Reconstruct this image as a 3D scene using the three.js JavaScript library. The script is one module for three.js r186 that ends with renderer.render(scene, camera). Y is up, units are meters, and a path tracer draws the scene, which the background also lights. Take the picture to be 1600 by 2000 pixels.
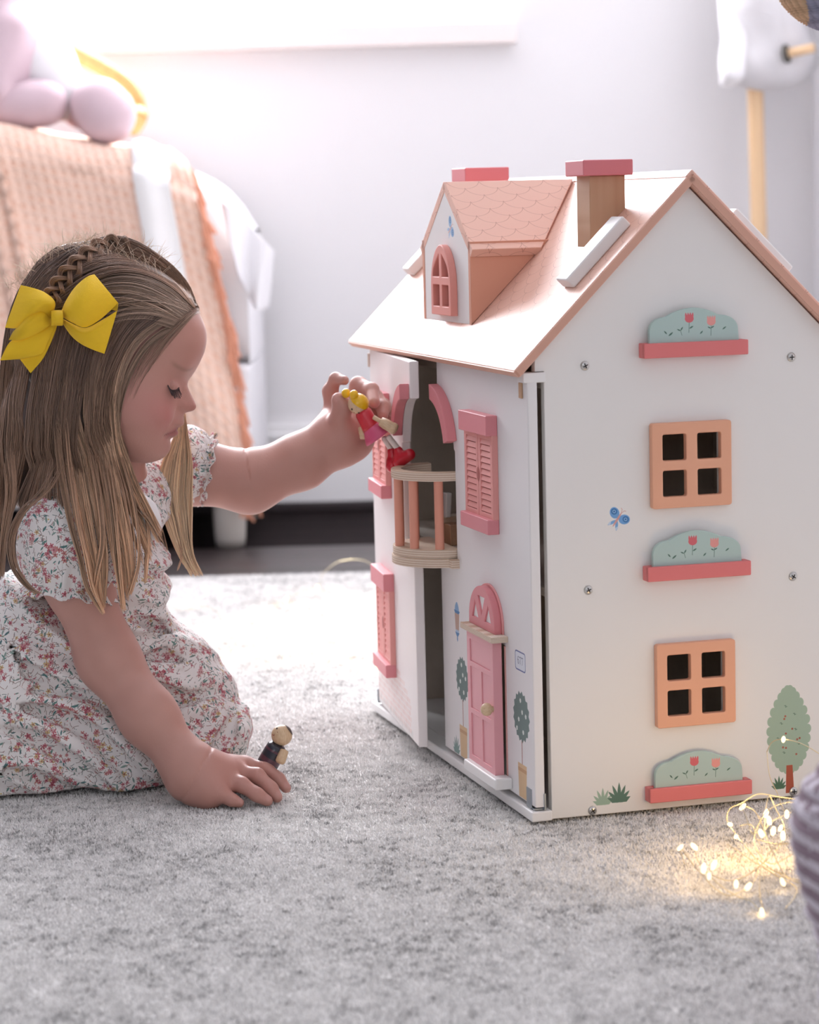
import * as THREE from 'three';
import { RoundedBoxGeometry } from 'three/addons/geometries/RoundedBoxGeometry.js';
import { mergeGeometries, toCreasedNormals } from 'three/addons/utils/BufferGeometryUtils.js';
import { RectAreaLightUniformsLib } from 'three/addons/lights/RectAreaLightUniformsLib.js';
import { ImprovedNoise } from 'three/addons/math/ImprovedNoise.js';

// ───────────── camera, sky, sun, area lights, exposure ─────────────
const scene = new THREE.Scene();
const FOCAL = 4900;                                   // focal length in pixels of the 1600x2000 frame
const camera = new THREE.PerspectiveCamera(THREE.MathUtils.radToDeg(2 * Math.atan(1000 / FOCAL)), 0.8, 0.05, 60);
camera.position.set(0, 0.564, 0);
camera.rotation.set(-0.1232, 0, -0.0254);
camera.focus = 2.38; camera.userData.fStop = 6.4;
const renderer = new THREE.WebGLRenderer({ antialias: true });
renderer.toneMapping = THREE.LinearToneMapping;
renderer.toneMappingExposure = 0.315;
renderer.shadowMap.enabled = true;
RectAreaLightUniformsLib.init();
scene.background = new THREE.Color(0.93, 0.96, 1.0);
scene.backgroundIntensity = 6;
// the room: x -2.2 .. 0.785, z -4.72 .. 1.6, floor at -0.012
const RX0 = -2.2, RX1 = 0.769, RZ0 = -4.72, RZ1 = 1.6, FY = -0.012, RY1 = 2.45;
const WIN = { x0: -1.55, x1: 0.2, y0: 0.89, y1: 2.1 };          // bright window in the back wall
const ADDED_WIN2 = { x0: -1.75, x1: 0.45, y0: 0.75, y1: 2.15 };       // unseen window added behind the camera for fill light
const sun = new THREE.DirectionalLight(0xfff1dd, 16);
sun.position.set(-0.16, 0.84, -1.0).multiplyScalar(8); sun.target.position.set(0, 0, -3.4);
sun.position.add(sun.target.position);
sun.castShadow = true; sun.shadow.radius = 7; sun.shadow.mapSize.set(2048, 2048);
Object.assign(sun.shadow.camera, { left: -3, right: 3, top: 3, bottom: -3, near: 0.5, far: 20 });
scene.add(sun, sun.target); sun.name = 'sun'; sun.target.name = 'sun_target';
function areaLight(color, intensity, w, h, x, y, z, tx, ty, tz) {
  const l = new THREE.RectAreaLight(color, intensity, w, h);
  l.position.set(x, y, z); l.lookAt(tx, ty, tz); scene.add(l); return l;
}
areaLight(0xf7f8ff, 62, WIN.x1 - WIN.x0 - 0.06, WIN.y1 - WIN.y0 - 0.06, (WIN.x0 + WIN.x1) / 2, (WIN.y0 + WIN.y1) / 2, RZ0 - 0.05, (WIN.x0 + WIN.x1) / 2, (WIN.y0 + WIN.y1) / 2, 0).name = 'window_daylight';
areaLight(0xfbf8ff, 1.0, ADDED_WIN2.x1 - ADDED_WIN2.x0 - 0.06, ADDED_WIN2.y1 - ADDED_WIN2.y0 - 0.06, (ADDED_WIN2.x0 + ADDED_WIN2.x1) / 2, (ADDED_WIN2.y0 + ADDED_WIN2.y1) / 2, RZ1 + 0.05, (ADDED_WIN2.x0 + ADDED_WIN2.x1) / 2, (ADDED_WIN2.y0 + ADDED_WIN2.y1) / 2, 0).name = 'added_rear_fill';  // fill light of the added, unseen rear window

// ───────────── helpers ─────────────
const V = (x, y, z) => new THREE.Vector3(x, y, z);
let seed = 20240607;
const rnd = () => { seed = (seed + 0x6d2b79f5) | 0; let t = Math.imul(seed ^ (seed >>> 15), 1 | seed); t = (t + Math.imul(t ^ (t >>> 7), 61 | t)) ^ t; return ((t ^ (t >>> 14)) >>> 0) / 4294967296; };
const rr = (a, b) => a + (b - a) * rnd();
const noise = new ImprovedNoise();
const N3 = (x, y, z) => noise.noise(x, y, z);
const lerp = (a, b, t) => a + (b - a) * t, clamp = (x, a, b) => Math.min(b, Math.max(a, x));
const sstep = (a, b, x) => { const t = clamp((x - a) / (b - a), 0, 1); return t * t * (3 - 2 * t); };
const ray = (px, py) => V((px - 800) / FOCAL, -(py - 1000) / FOCAL, -1).applyEuler(camera.rotation);
function at(px, py, depth) { const d = ray(px, py); return d.multiplyScalar(depth / -d.z).add(camera.position); }
function onPlane(px, py, p0, n) { const d = ray(px, py); const t = p0.clone().sub(camera.position).dot(n) / d.dot(n); return d.multiplyScalar(t).add(camera.position); }
const onFloor = (px, py, h = 0) => onPlane(px, py, V(0, h, 0), V(0, 1, 0));

const taken = {};
function numbered(name) { const n = taken[name] ?? 0; taken[name] = n + 1; return n ? `${name}_${String(n).padStart(3, '0')}` : name; }
function tag(o, label, category, group, kind) {
  o.userData.label = label; o.userData.category = category;
  if (group) o.userData.group = group;
  if (kind) o.userData.kind = kind;
  return o;
}
function shadowed(o) { o.castShadow = true; o.receiveShadow = true; return o; }
function thing(name, label, category, pos = V(0, 0, 0), turn = 0, group) {
  const o = new THREE.Group(); o.name = numbered(name); o.position.copy(pos); o.rotation.y = turn; scene.add(o);
  return tag(o, label, category, group);
}
function part(name, geo, mat, parent, label) {
  const g = Array.isArray(geo) ? merge(geo) : geo;
  const m = shadowed(new THREE.Mesh(g, mat)); m.name = numbered(name); parent.add(m);
  if (label) m.userData.label = label;
  return m;
}
function group(name, parent) { const g = new THREE.Group(); g.name = numbered(name); parent.add(g); return g; }
function struct(name, geo, mat, parent = scene) {
  const m = part(name, geo, mat, parent); if (parent === scene) m.userData.kind = 'structure'; return m;
}
function merge(list) {
  const keep = list.some((g) => g.attributes.color) ? ['position', 'normal', 'uv', 'color'] : ['position', 'normal', 'uv'];
  return mergeGeometries(list.map((g) => {
    const h = g.index ? g.toNonIndexed() : g.clone();
    for (const k of Object.keys(h.attributes)) if (!keep.includes(k)) h.deleteAttribute(k);
    if (!h.attributes.uv) h.setAttribute('uv', new THREE.BufferAttribute(new Float32Array(h.attributes.position.count * 2), 2));
    if (keep.includes('color') && !h.attributes.color) h.setAttribute('color', new THREE.BufferAttribute(new Float32Array(h.attributes.position.count * 3).fill(1), 3));
    return h;
  }));
}
function rbox(x0, x1, y0, y1, z0, z1, r = 0.0015, s = 2) {
  const w = x1 - x0, h = y1 - y0, d = z1 - z0;
  return new RoundedBoxGeometry(w, h, d, s, Math.min(r, w * 0.45, h * 0.45, d * 0.45)).translate((x0 + x1) / 2, (y0 + y1) / 2, (z0 + z1) / 2);
}
const box = (x0, x1, y0, y1, z0, z1) => new THREE.BoxGeometry(x1 - x0, y1 - y0, z1 - z0).translate((x0 + x1) / 2, (y0 + y1) / 2, (z0 + z1) / 2);
const shapeOf = (pts) => new THREE.Shape(pts.map(([x, y]) => new THREE.Vector2(x, y)));
function roundRect(path, x0, y0, x1, y1, r) {
  path.moveTo(x0 + r, y0); path.lineTo(x1 - r, y0); path.quadraticCurveTo(x1, y0, x1, y0 + r); path.lineTo(x1, y1 - r); path.quadraticCurveTo(x1, y1, x1 - r, y1);
  path.lineTo(x0 + r, y1); path.quadraticCurveTo(x0, y1, x0, y1 - r); path.lineTo(x0, y0 + r); path.quadraticCurveTo(x0, y0, x0 + r, y0); return path;
}
const rrShape = (...a) => roundRect(new THREE.Shape(), ...a), rrHole = (...a) => roundRect(new THREE.Path(), ...a);
// extrusion towards -z from z = zFront, chamfered by bev
function extrude(shape, zFront, t, bev = 0.0008, curve = 10) {
  const g = new THREE.ExtrudeGeometry(shape, { depth: t - 2 * bev, bevelEnabled: bev > 0, bevelThickness: bev, bevelSize: bev, bevelOffset: -bev, bevelSegments: 2, curveSegments: curve });
  return g.translate(0, 0, zFront - t + bev);
}
function tubeOf(pts, r, seg = 24, sides = 8, closed = false) { return new THREE.TubeGeometry(new THREE.CatmullRomCurve3(pts, closed), seg, r, sides, closed); }
function ellipsoid(c, rx, ry, rz, rot, seg = 24) {
  const g = new THREE.SphereGeometry(1, seg, Math.round(seg * 0.7)); g.scale(rx, ry, rz);
  if (rot) g.applyQuaternion(rot);
  return g.translate(c.x, c.y, c.z);
}
// lathe about the segment a -> b; profile = [[radius, 0..1 along], ...]
function latheAlong(a, b, profile, seg = 20) {
  const L = b.distanceTo(a), g = new THREE.LatheGeometry(profile.map(([r, t]) => new THREE.Vector2(Math.max(r, 1e-5), t * L)), seg);
  g.applyQuaternion(new THREE.Quaternion().setFromUnitVectors(V(0, 1, 0), b.clone().sub(a).normalize()));
  return g.translate(a.x, a.y, a.z);
}
function lut(table) {           // cubic through [x, y] rows
  const xs = table.map((r) => r[0]), ys = table.map((r) => r[1]), n = xs.length;
  const m = xs.map((_, i) => { const a = Math.max(0, i - 1), b = Math.min(n - 1, i + 1); return (ys[b] - ys[a]) / (xs[b] - xs[a]); });
  return (x) => {
    if (x <= xs[0]) return ys[0]; if (x >= xs[n - 1]) return ys[n - 1];
    let i = 0; while (x > xs[i + 1]) i++;
    const h = xs[i + 1] - xs[i], t = (x - xs[i]) / h, t2 = t * t, t3 = t2 * t;
    return (2 * t3 - 3 * t2 + 1) * ys[i] + (t3 - 2 * t2 + t) * h * m[i] + (-2 * t3 + 3 * t2) * ys[i + 1] + (t3 - t2) * h * m[i + 1];
  };
}
// signed distances and a surface-nets mesher for the figure and the soft things
function cone(ax, ay, az, bx, by, bz, ra, rb) {
  const dx = bx - ax, dy = by - ay, dz = bz - az, L = dx * dx + dy * dy + dz * dz || 1e-9;
  return (x, y, z) => {
    const t = clamp(((x - ax) * dx + (y - ay) * dy + (z - az) * dz) / L, 0, 1);
    const qx = x - ax - dx * t, qy = y - ay - dy * t, qz = z - az - dz * t;
    return Math.sqrt(qx * qx + qy * qy + qz * qz) - (ra + (rb - ra) * t);
  };
}
const bone = (a, b, ra, rb = ra) => cone(a.x, a.y, a.z, b.x, b.y, b.z, ra, rb);
const chain = (pts, rad) => pts.slice(1).map((p, i) => bone(pts[i], p, rad[i], rad[i + 1]));
function ellip(c, rx, ry, rz) { const m = Math.min(rx, ry, rz); return (x, y, z) => { const a = (x - c.x) / rx, b = (y - c.y) / ry, d = (z - c.z) / rz; const k0 = Math.sqrt(a * a + b * b + d * d); const k1 = Math.sqrt((a / rx) ** 2 + (b / ry) ** 2 + (d / rz) ** 2) || 1e-6; return k0 < 1e-4 ? -m : k0 * (k0 - 1) / k1; }; }
const smin = (a, b, k) => { const h = Math.max(k - Math.abs(a - b), 0) / k; return Math.min(a, b) - h * h * k * 0.25; };
const blend = (fs, k) => (x, y, z) => { let d = 1e3; for (const f of fs) d = smin(d, f(x, y, z), k); return d; };
function nets(f, lo, hi, cell) {
  const nx = Math.ceil((hi.x - lo.x) / cell) + 1, ny = Math.ceil((hi.y - lo.y) / cell) + 1, nz = Math.ceil((hi.z - lo.z) / cell) + 1;
  const g = new Float32Array(nx * ny * nz), id = new Int32Array(nx * ny * nz).fill(-1), sx = 1, sy = nx, sz = nx * ny;
  for (let k = 0, i = 0; k < nz; k++) for (let j = 0; j < ny; j++) for (let q = 0; q < nx; q++, i++) g[i] = f(lo.x + q * cell, lo.y + j * cell, lo.z + k * cell);
  const pos = [], idx = [], off = [0, sx, sy, sx + sy, sz, sx + sz, sy + sz, sx + sy + sz];
  const E = [[0, 1], [2, 3], [4, 5], [6, 7], [0, 2], [1, 3], [4, 6], [5, 7], [0, 4], [1, 5], [2, 6], [3, 7]];
  for (let k = 0; k < nz - 1; k++) for (let j = 0; j < ny - 1; j++) for (let q = 0; q < nx - 1; q++) {
    const i = q + j * sy + k * sz; let mask = 0;
    for (let c = 0; c < 8; c++) if (g[i + off[c]] < 0) mask |= 1 << c;
    if (mask === 0 || mask === 255) continue;
    let X = 0, Y = 0, Z = 0, n = 0;
    for (const [a, b] of E) {
      const ga = g[i + off[a]], gb = g[i + off[b]];
      if ((ga < 0) === (gb < 0)) continue;
      const t = ga / (ga - gb);
      X += lerp(a & 1, b & 1, t); Y += lerp((a >> 1) & 1, (b >> 1) & 1, t); Z += lerp((a >> 2) & 1, (b >> 2) & 1, t); n++;
    }
    id[i] = pos.length / 3; pos.push(lo.x + (q + X / n) * cell, lo.y + (j + Y / n) * cell, lo.z + (k + Z / n) * cell);
  }
  const quad = (a, b, c, d, flip) => { if (a < 0 || b < 0 || c < 0 || d < 0) return; if (flip) idx.push(a, d, b, b, d, c); else idx.push(a, b, d, b, c, d); };
  for (let k = 1; k < nz - 1; k++) for (let j = 1; j < ny - 1; j++) for (let q = 1; q < nx - 1; q++) {
    const i = q + j * sy + k * sz, s = g[i] < 0;
    if (s !== g[i + sx] < 0) quad(id[i - sy - sz], id[i - sz], id[i], id[i - sy], !s);
    if (s !== g[i + sy] < 0) quad(id[i - sx - sz], id[i - sz], id[i], id[i - sx], s);
    if (s !== g[i + sz] < 0) quad(id[i - sx - sy], id[i - sy], id[i], id[i - sx], !s);
  }
  const nor = new Float32Array(pos.length), e = cell * 0.5;
  for (let i = 0; i < pos.length; i += 3) {
    const x = pos[i], y = pos[i + 1], z = pos[i + 2];
    const n = V(f(x + e, y, z) - f(x - e, y, z), f(x, y + e, z) - f(x, y - e, z), f(x, y, z + e) - f(x, y, z - e)).normalize();
    nor[i] = n.x; nor[i + 1] = n.y; nor[i + 2] = n.z;
  }
  const G = new THREE.BufferGeometry();
  G.setAttribute('position', new THREE.BufferAttribute(new Float32Array(pos), 3)); G.setAttribute('normal', new THREE.BufferAttribute(nor, 3)); G.setIndex(idx);
  return G;
}
// uv in metres from the plane that each face lies closest to
function boxUV(geo, scale = 1) {
  const g = geo.index ? geo.toNonIndexed() : geo, p = g.attributes.position, uv = new Float32Array(p.count * 2), a = V(), b = V(), c = V();
  for (let i = 0; i < p.count; i += 3) {
    a.fromBufferAttribute(p, i); b.fromBufferAttribute(p, i + 1); c.fromBufferAttribute(p, i + 2);
    const n = b.clone().sub(a).cross(c.clone().sub(a)), ax = Math.abs(n.x), ay = Math.abs(n.y), az = Math.abs(n.z);
    [a, b, c].forEach((v, k) => { const [u, w] = az >= ax && az >= ay * 0.8 ? [v.x, v.y] : ay > ax ? [v.x, v.z + 0.31] : [v.z + 0.17, v.y]; uv[(i + k) * 2] = u * scale; uv[(i + k) * 2 + 1] = w * scale; });
  }
  g.setAttribute('uv', new THREE.BufferAttribute(uv, 2)); return g;
}
function paint(geo, fn) {       // vertex colours, linear
  const p = geo.attributes.position, c = new Float32Array(p.count * 3);
  for (let i = 0; i < p.count; i++) { const q = fn(p.getX(i), p.getY(i), p.getZ(i), i); c[i * 3] = q[0]; c[i * 3 + 1] = q[1]; c[i * 3 + 2] = q[2]; }
  geo.setAttribute('color', new THREE.BufferAttribute(c, 3)); return geo;
}
// grid surface from fn(i 0..1, j 0..1) -> Vector3, with uv from (i, j)
function sheet(fn, ni, nj, uScale = 1, vScale = 1) {
  const pos = [], uv = [], idx = [];
  for (let i = 0; i <= ni; i++) for (let j = 0; j <= nj; j++) { const p = fn(i / ni, j / nj); pos.push(p.x, p.y, p.z); uv.push((i / ni) * uScale, (j / nj) * vScale); }
  for (let i = 0; i < ni; i++) for (let j = 0; j < nj; j++) { const a = i * (nj + 1) + j, b = a + nj + 1; idx.push(a, b, a + 1, b, b + 1, a + 1); }
  const g = new THREE.BufferGeometry(); g.setAttribute('position', new THREE.Float32BufferAttribute(pos, 3)); g.setAttribute('uv', new THREE.Float32BufferAttribute(uv, 2)); g.setIndex(idx); g.computeVertexNormals();
  return g;
}
// a sheet given thickness th along its normals, with closed borders
function thick(g, ni, nj, th) {
  const p = g.attributes.position, n = g.attributes.normal, u = g.attributes.uv, c = p.count, pos = [], uv = [], idx = [...g.index.array];
  for (const s of [0.5, -0.5]) for (let i = 0; i < c; i++) { pos.push(p.getX(i) + n.getX(i) * th * s, p.getY(i) + n.getY(i) * th * s, p.getZ(i) + n.getZ(i) * th * s); uv.push(u.getX(i), u.getY(i)); }
  const base = g.index.array; for (let i = 0; i < base.length; i += 3) idx.push(base[i] + c, base[i + 2] + c, base[i + 1] + c);
  const rim = []; for (let i = 0; i < ni; i++) rim.push(i * (nj + 1)); for (let j = 0; j < nj; j++) rim.push(ni * (nj + 1) + j); for (let i = ni; i > 0; i--) rim.push(i * (nj + 1) + nj); for (let j = nj; j > 0; j--) rim.push(j);
  rim.forEach((a, k) => { const b = rim[(k + 1) % rim.length]; idx.push(a, a + c, b, b, a + c, b + c); });
  const o = new THREE.BufferGeometry(); o.setAttribute('position', new THREE.Float32BufferAttribute(pos, 3)); o.setAttribute('uv', new THREE.Float32BufferAttribute(uv, 2)); o.setIndex(idx); o.computeVertexNormals(); return o;
}
// ───────────── textures ─────────────
function canvasTexture(w, h, draw, srgb = true) {
  const c = document.createElement('canvas'); c.width = w; c.height = h; draw(c.getContext('2d'), w, h);
  const t = new THREE.CanvasTexture(c); if (srgb) t.colorSpace = THREE.SRGBColorSpace; t.wrapS = t.wrapT = THREE.RepeatWrapping; t.anisotropy = 8; return t;
}
function dataTexture(n, fn, srgb = true) {
  const d = new Uint8Array(n * n * 4);
  for (let y = 0, i = 0; y < n; y++) for (let x = 0; x < n; x++, i += 4) { const c = fn(x / n, y / n); d[i] = c[0]; d[i + 1] = c[1]; d[i + 2] = c[2]; d[i + 3] = 255; }
  const t = new THREE.DataTexture(d, n, n); t.magFilter = t.minFilter = THREE.LinearFilter; if (srgb) t.colorSpace = THREE.SRGBColorSpace; t.wrapS = t.wrapT = THREE.RepeatWrapping; t.needsUpdate = true; return t;
}
// noise that repeats over the unit square (the torus is laid out in the noise's three axes)
const PI2 = Math.PI * 2;
const tileN = (u, v, f, s = 0) => { const a = u * PI2, b = v * PI2, R = f / PI2; return N3(R * (1.6 + 0.62 * Math.cos(b)) * Math.cos(a) + s, R * (1.6 + 0.62 * Math.cos(b)) * Math.sin(a) + s * 1.7, R * 0.62 * Math.sin(b) * 1.6 + s * 0.3); };
const std = (o) => new THREE.MeshStandardMaterial({ roughness: 0.6, ...o });
const phys = (o) => new THREE.MeshPhysicalMaterial({ roughness: 0.6, ...o });
const C = (hex) => new THREE.Color(hex);
// ───────────── the room ─────────────
const plaster = dataTexture(256, (u, v) => { const q = 128 + 60 * tileN(u, v, 40) + 40 * tileN(u, v, 90, 4); return [q, q, q]; }, false);
const wallMat = std({ color: C('#ebe9ea'), roughness: 0.9, bumpMap: plaster, bumpScale: 0.0006 });
const trimMat = std({ color: C('#f6f5f5'), roughness: 0.45 });
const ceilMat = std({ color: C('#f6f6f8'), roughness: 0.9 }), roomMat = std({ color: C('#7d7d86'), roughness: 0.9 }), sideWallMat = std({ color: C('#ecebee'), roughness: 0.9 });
const T = 0.2;
function holedWall(u0, u1, v0, v1, h) {
  const s = new THREE.Shape(); s.moveTo(u0, v0); s.lineTo(u1, v0); s.lineTo(u1, v1); s.lineTo(u0, v1); s.closePath();
  if (h) { const p = new THREE.Path(); p.moveTo(h.x0, h.y0); p.lineTo(h.x0, h.y1); p.lineTo(h.x1, h.y1); p.lineTo(h.x1, h.y0); p.closePath(); s.holes.push(p); }
  return new THREE.ExtrudeGeometry(s, { depth: T, bevelEnabled: false });
}
struct('wall_back', holedWall(RX0 - T, RX1 + T, FY - 0.05, RY1, WIN).translate(0, 0, RZ0 - T), wallMat);
struct('wall_front', holedWall(RX0 - T, RX1 + T, FY - 0.05, RY1, ADDED_WIN2).translate(0, 0, RZ1), roomMat);
struct('wall_left', box(RX0 - T, RX0, FY - 0.05, RY1, RZ0, RZ1), roomMat);
struct('wall_right', box(RX1, RX1 + T, FY - 0.05, RY1, RZ0, RZ1), sideWallMat);
struct('ceiling', box(RX0 - T, RX1 + T, RY1, RY1 + 0.2, RZ0 - T, RZ1 + T), ceilMat);
// dark boarded floor: boards run across the room
const woodDark = dataTexture(512, (u, v) => {
  const g = tileN(u * 0.5, v, 70) * 0.5 + tileN(u, v, 24, 3) * 0.6; const b = 1 + 0.22 * g;
  return [52 * b, 42 * b, 41 * b];
});
woodDark.repeat.set(1, 1);
const boards = [];
{
  const sub = struct('floor', box(RX0 - T, RX1 + T, FY - 0.25, FY - 0.006, RZ0 - T, RZ1 + T), std({ color: C('#1d1717'), roughness: 0.8 }));
  let k = 0;
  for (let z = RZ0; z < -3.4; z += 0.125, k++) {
    const mat = z < -4.3 ? (boards[2] ??= phys({ map: woodDark, roughness: 0.8, specularIntensity: 0.15, color: C('#8f8488') })) : k % 3 ? (boards[0] ??= std({ map: woodDark, roughness: 0.42, color: C('#ffffff') })) : (boards[1] ??= std({ map: woodDark, roughness: 0.47, color: C('#d8d2d0') }));  // boards by the wall coloured darker and duller, standing in for a dark reflection
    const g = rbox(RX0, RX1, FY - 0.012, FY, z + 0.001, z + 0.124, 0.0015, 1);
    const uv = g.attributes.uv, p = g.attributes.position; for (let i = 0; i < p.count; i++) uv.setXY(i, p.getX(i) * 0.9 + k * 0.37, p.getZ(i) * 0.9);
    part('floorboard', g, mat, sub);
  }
  // beyond what is seen, the boards go on under the rug as one piece
  part('floorboard', box(RX0, RX1, FY - 0.006, FY - 0.0005, -3.34, RZ1), boards[0], sub).userData.kind = 'stuff';
}
// skirting with a moulded top, and the dark strip at the foot of the wall
struct('baseboard_back', [rbox(RX0, RX1, FY + 0.012, FY + 0.165, RZ0, RZ0 + 0.016, 0.003), rbox(RX0, RX1, FY + 0.138, FY + 0.15, RZ0, RZ0 + 0.021, 0.004)], trimMat);
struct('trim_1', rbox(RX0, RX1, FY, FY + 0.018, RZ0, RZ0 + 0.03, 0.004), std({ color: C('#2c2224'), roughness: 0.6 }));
struct('baseboard_right', rbox(RX1 - 0.016, RX1, FY, FY + 0.16, RZ0 + 0.03, RZ1, 0.003), trimMat);
struct('baseboard_left', rbox(RX0, RX0 + 0.016, FY, FY + 0.16, RZ0 + 0.03, RZ1, 0.003), trimMat);
// windows: casing, frame, mullion and pane
function windowIn(n, h, z, dir) {
  const w = new THREE.Group(); w.name = `window_${n}`; w.userData.kind = 'structure'; scene.add(w);
  const zi = z, out = z - dir * 0.06, f = 0.05;
  const fr = [rbox(h.x0, h.x0 + f, h.y0, h.y1, Math.min(out, out - dir * 0.05), Math.max(out, out - dir * 0.05), 0.004), rbox(h.x1 - f, h.x1, h.y0, h.y1, Math.min(out, out - dir * 0.05), Math.max(out, out - dir * 0.05), 0.004),
    rbox(h.x0 + f, h.x1 - f, h.y0, h.y0 + f, Math.min(out, out - dir * 0.05), Math.max(out, out - dir * 0.05), 0.004), rbox(h.x0 + f, h.x1 - f, h.y1 - f, h.y1, Math.min(out, out - dir * 0.05), Math.max(out, out - dir * 0.05), 0.004)];
  part('window_frame', fr, trimMat, w);
  const xm = (h.x0 + h.x1) / 2;
  part('mullion', rbox(xm - 0.02, xm + 0.02, h.y0 + f, h.y1 - f, Math.min(out, out - dir * 0.04), Math.max(out, out - dir * 0.04), 0.004), trimMat, w);
  const glass = phys({ color: 0xffffff, transmission: 1, thickness: 0, roughness: 0, ior: 1.45 });
  for (const [a, b] of [[h.x0 + f, xm - 0.02], [xm + 0.02, h.x1 - f]]) part('pane', box(a, b, h.y0 + f, h.y1 - f, out - dir * 0.026, out - dir * 0.022), glass, w);
  const za = Math.min(zi, zi + dir * 0.03), zb = Math.max(zi, zi + dir * 0.03);
  part('sill', [rbox(h.x0 - 0.04, h.x1 + 0.02, h.y0 - 0.042, h.y0, za, zb, 0.004)], std({ color: C('#f3e9e6'), roughness: 0.5 }), w);
  part('casing', [rbox(h.x0 - 0.04, h.x1 + 0.02, h.y1, h.y1 + 0.05, za, zb - 0.008, 0.004)], trimMat, w);
  return w;
}
windowIn(1, WIN, RZ0, 1);
windowIn(2, ADDED_WIN2, RZ1, -1);  // added rear window, unseen, carrying the fill light
// added overhang slab outside, unseen, which lets only a low band of sun through the window
struct('added_overhang_2', box(RX0 - 0.5, RX1 + 0.5, WIN.y1 + 0.02, WIN.y1 + 0.12, RZ0 - T - 0.72, RZ0 - T), std({ color: C('#d9d6d2'), roughness: 0.8 }));
struct('ground', box(-30, 30, -0.8, -0.6, -40, RZ0 - T - 0.01), std({ color: C('#8d9180'), roughness: 1 }));

// ───────────── rug ─────────────
const flecks = (x, z) => {     // mottled wool, metres
  const a = N3(x * 7, 1.3, z * 7) * 0.28 + N3(x * 19, 4.1, z * 19) * 0.32 + N3(x * 60, 2.2, z * 60) * 0.5 + N3(x * 150, 7.7, z * 150) * 0.6;
  return a;
};
const RUG = { x0: -1.75, x1: 0.72, z0: onFloor(540, 1117).z, z1: 0.1 };
const rug = thing('rug', 'large mottled light grey wool rug under the girl and the dollhouse', 'rug', V((RUG.x0 + RUG.x1) / 2, FY, (RUG.z0 + RUG.z1) / 2));
const rugTex = dataTexture(1024, (u, v) => {
  const a = tileN(u, v, 18) * 0.5 + tileN(u, v, 60, 2) * 0.6 + tileN(u, v, 170, 5) * 0.6 + tileN(u, v, 420, 9) * 0.4;
  const k = clamp(0.86 + 0.2 * a, 0.35, 1); return [232 * k, 229 * k, 225 * k];
});
const rugBump = dataTexture(512, (u, v) => { const q = 128 + 90 * tileN(u, v, 160) + 80 * tileN(u, v, 300, 3); return [q, q, q]; }, false);
{
  const g = rbox(RUG.x0 - rug.position.x, RUG.x1 - rug.position.x, 0.0005, 0.008, RUG.z0 - rug.position.z, RUG.z1 - rug.position.z, 0.003, 1);
  const uv = g.attributes.uv, p = g.attributes.position; for (let i = 0; i < p.count; i++) uv.setXY(i, p.getX(i) / 0.9, p.getZ(i) / 0.9);
  part('backing', g, std({ map: rugTex, bumpMap: rugBump, bumpScale: 0.004, roughness: 1 }), rug);
}
// ───────────── dollhouse: local axes a (along the gable wall), b (up), -c (c runs back along the door front) ─────────────
const HW = 0.279, HO = V(0.1231, 0, -2.24), W = 0.28, D = 0.548;
const hA = V(Math.cos(HW), 0, -Math.sin(HW)), hC = V(-Math.sin(HW), 0, -Math.cos(HW));
const houseLocal = (p) => { const q = p.clone().sub(HO); return [q.dot(hA), q.y, q.dot(hC)]; };
const houseWorld = (a, b, c) => HO.clone().addScaledVector(hA, a).addScaledVector(hC, c).add(V(0, b, 0));
const onFront = (px, py, a) => { const [, b, c] = houseLocal(onPlane(px, py, HO.clone().addScaledVector(hA, a), hA)); return [c, b]; };
const onSide = (px, py, c = 0) => { const [a, b] = houseLocal(onPlane(px, py, HO.clone().addScaledVector(hC, c), hC)); return [a, b]; };
const house = thing('dollhouse', 'white wooden dollhouse with peach scalloped roof, pink shutters and open front panels', 'dollhouse', HO, HW);

const gloss = (hex, rough = 0.42, extra = {}) => phys({ color: C(hex), roughness: rough, ...extra });
const grain = (light, dark, seedN, fx = 60) => dataTexture(256, (u, v) => { const k = clamp(0.5 + 0.9 * tileN(u * 1, v * 0.12, fx, seedN) + 0.35 * tileN(u, v, 14, seedN + 3), 0, 1); return [0, 1, 2].map((i) => lerp(light[i], dark[i], k)); });
const M = {
  white: gloss('#f6f4f2', 0.45), whiteIn: gloss('#8b8178', 0.8), dark: std({ color: C('#e6dacd'), roughness: 0.85 }),
  pink: gloss('#e3838a', 0.5), pinkDoor: gloss('#f0acb2', 0.48), rose: gloss('#e58f94', 0.5), peachPink: gloss('#efa094', 0.5),
  peach: gloss('#f0b291', 0.5), peachEdge: gloss('#dba892', 0.55), coral: gloss('#e8807f', 0.5), post: gloss('#eda58d', 0.5),
  steel: std({ color: C('#c8c6c2'), metalness: 1, roughness: 0.28 }), steelDark: std({ color: C('#3a3837'), metalness: 0.8, roughness: 0.5 }),
  zinc: std({ color: C('#aab2b8'), metalness: 0.85, roughness: 0.4 }),
};
const plyTex = canvasTexture(64, 256, (g, w, h) => { for (let i = 0; i < 8; i++) { g.fillStyle = i % 2 ? '#ecdccb' : '#d3b99f'; g.fillRect(0, i * h / 8, w, h / 8); } for (let i = 0; i < 500; i++) { g.fillStyle = `rgba(120,85,55,${0.05 + 0.1 * rnd()})`; g.fillRect(rnd() * w, rnd() * h, 6 * rnd(), 1.5); } });
M.ply = std({ map: plyTex, roughness: 0.7 });
const beech = grain([206, 164, 132], [192, 147, 114], 2); M.beech = std({ map: beech, roughness: 0.6 });
const maple = grain([232, 205, 170], [214, 180, 140], 5); M.maple = phys({ map: maple, roughness: 0.45 });

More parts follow.
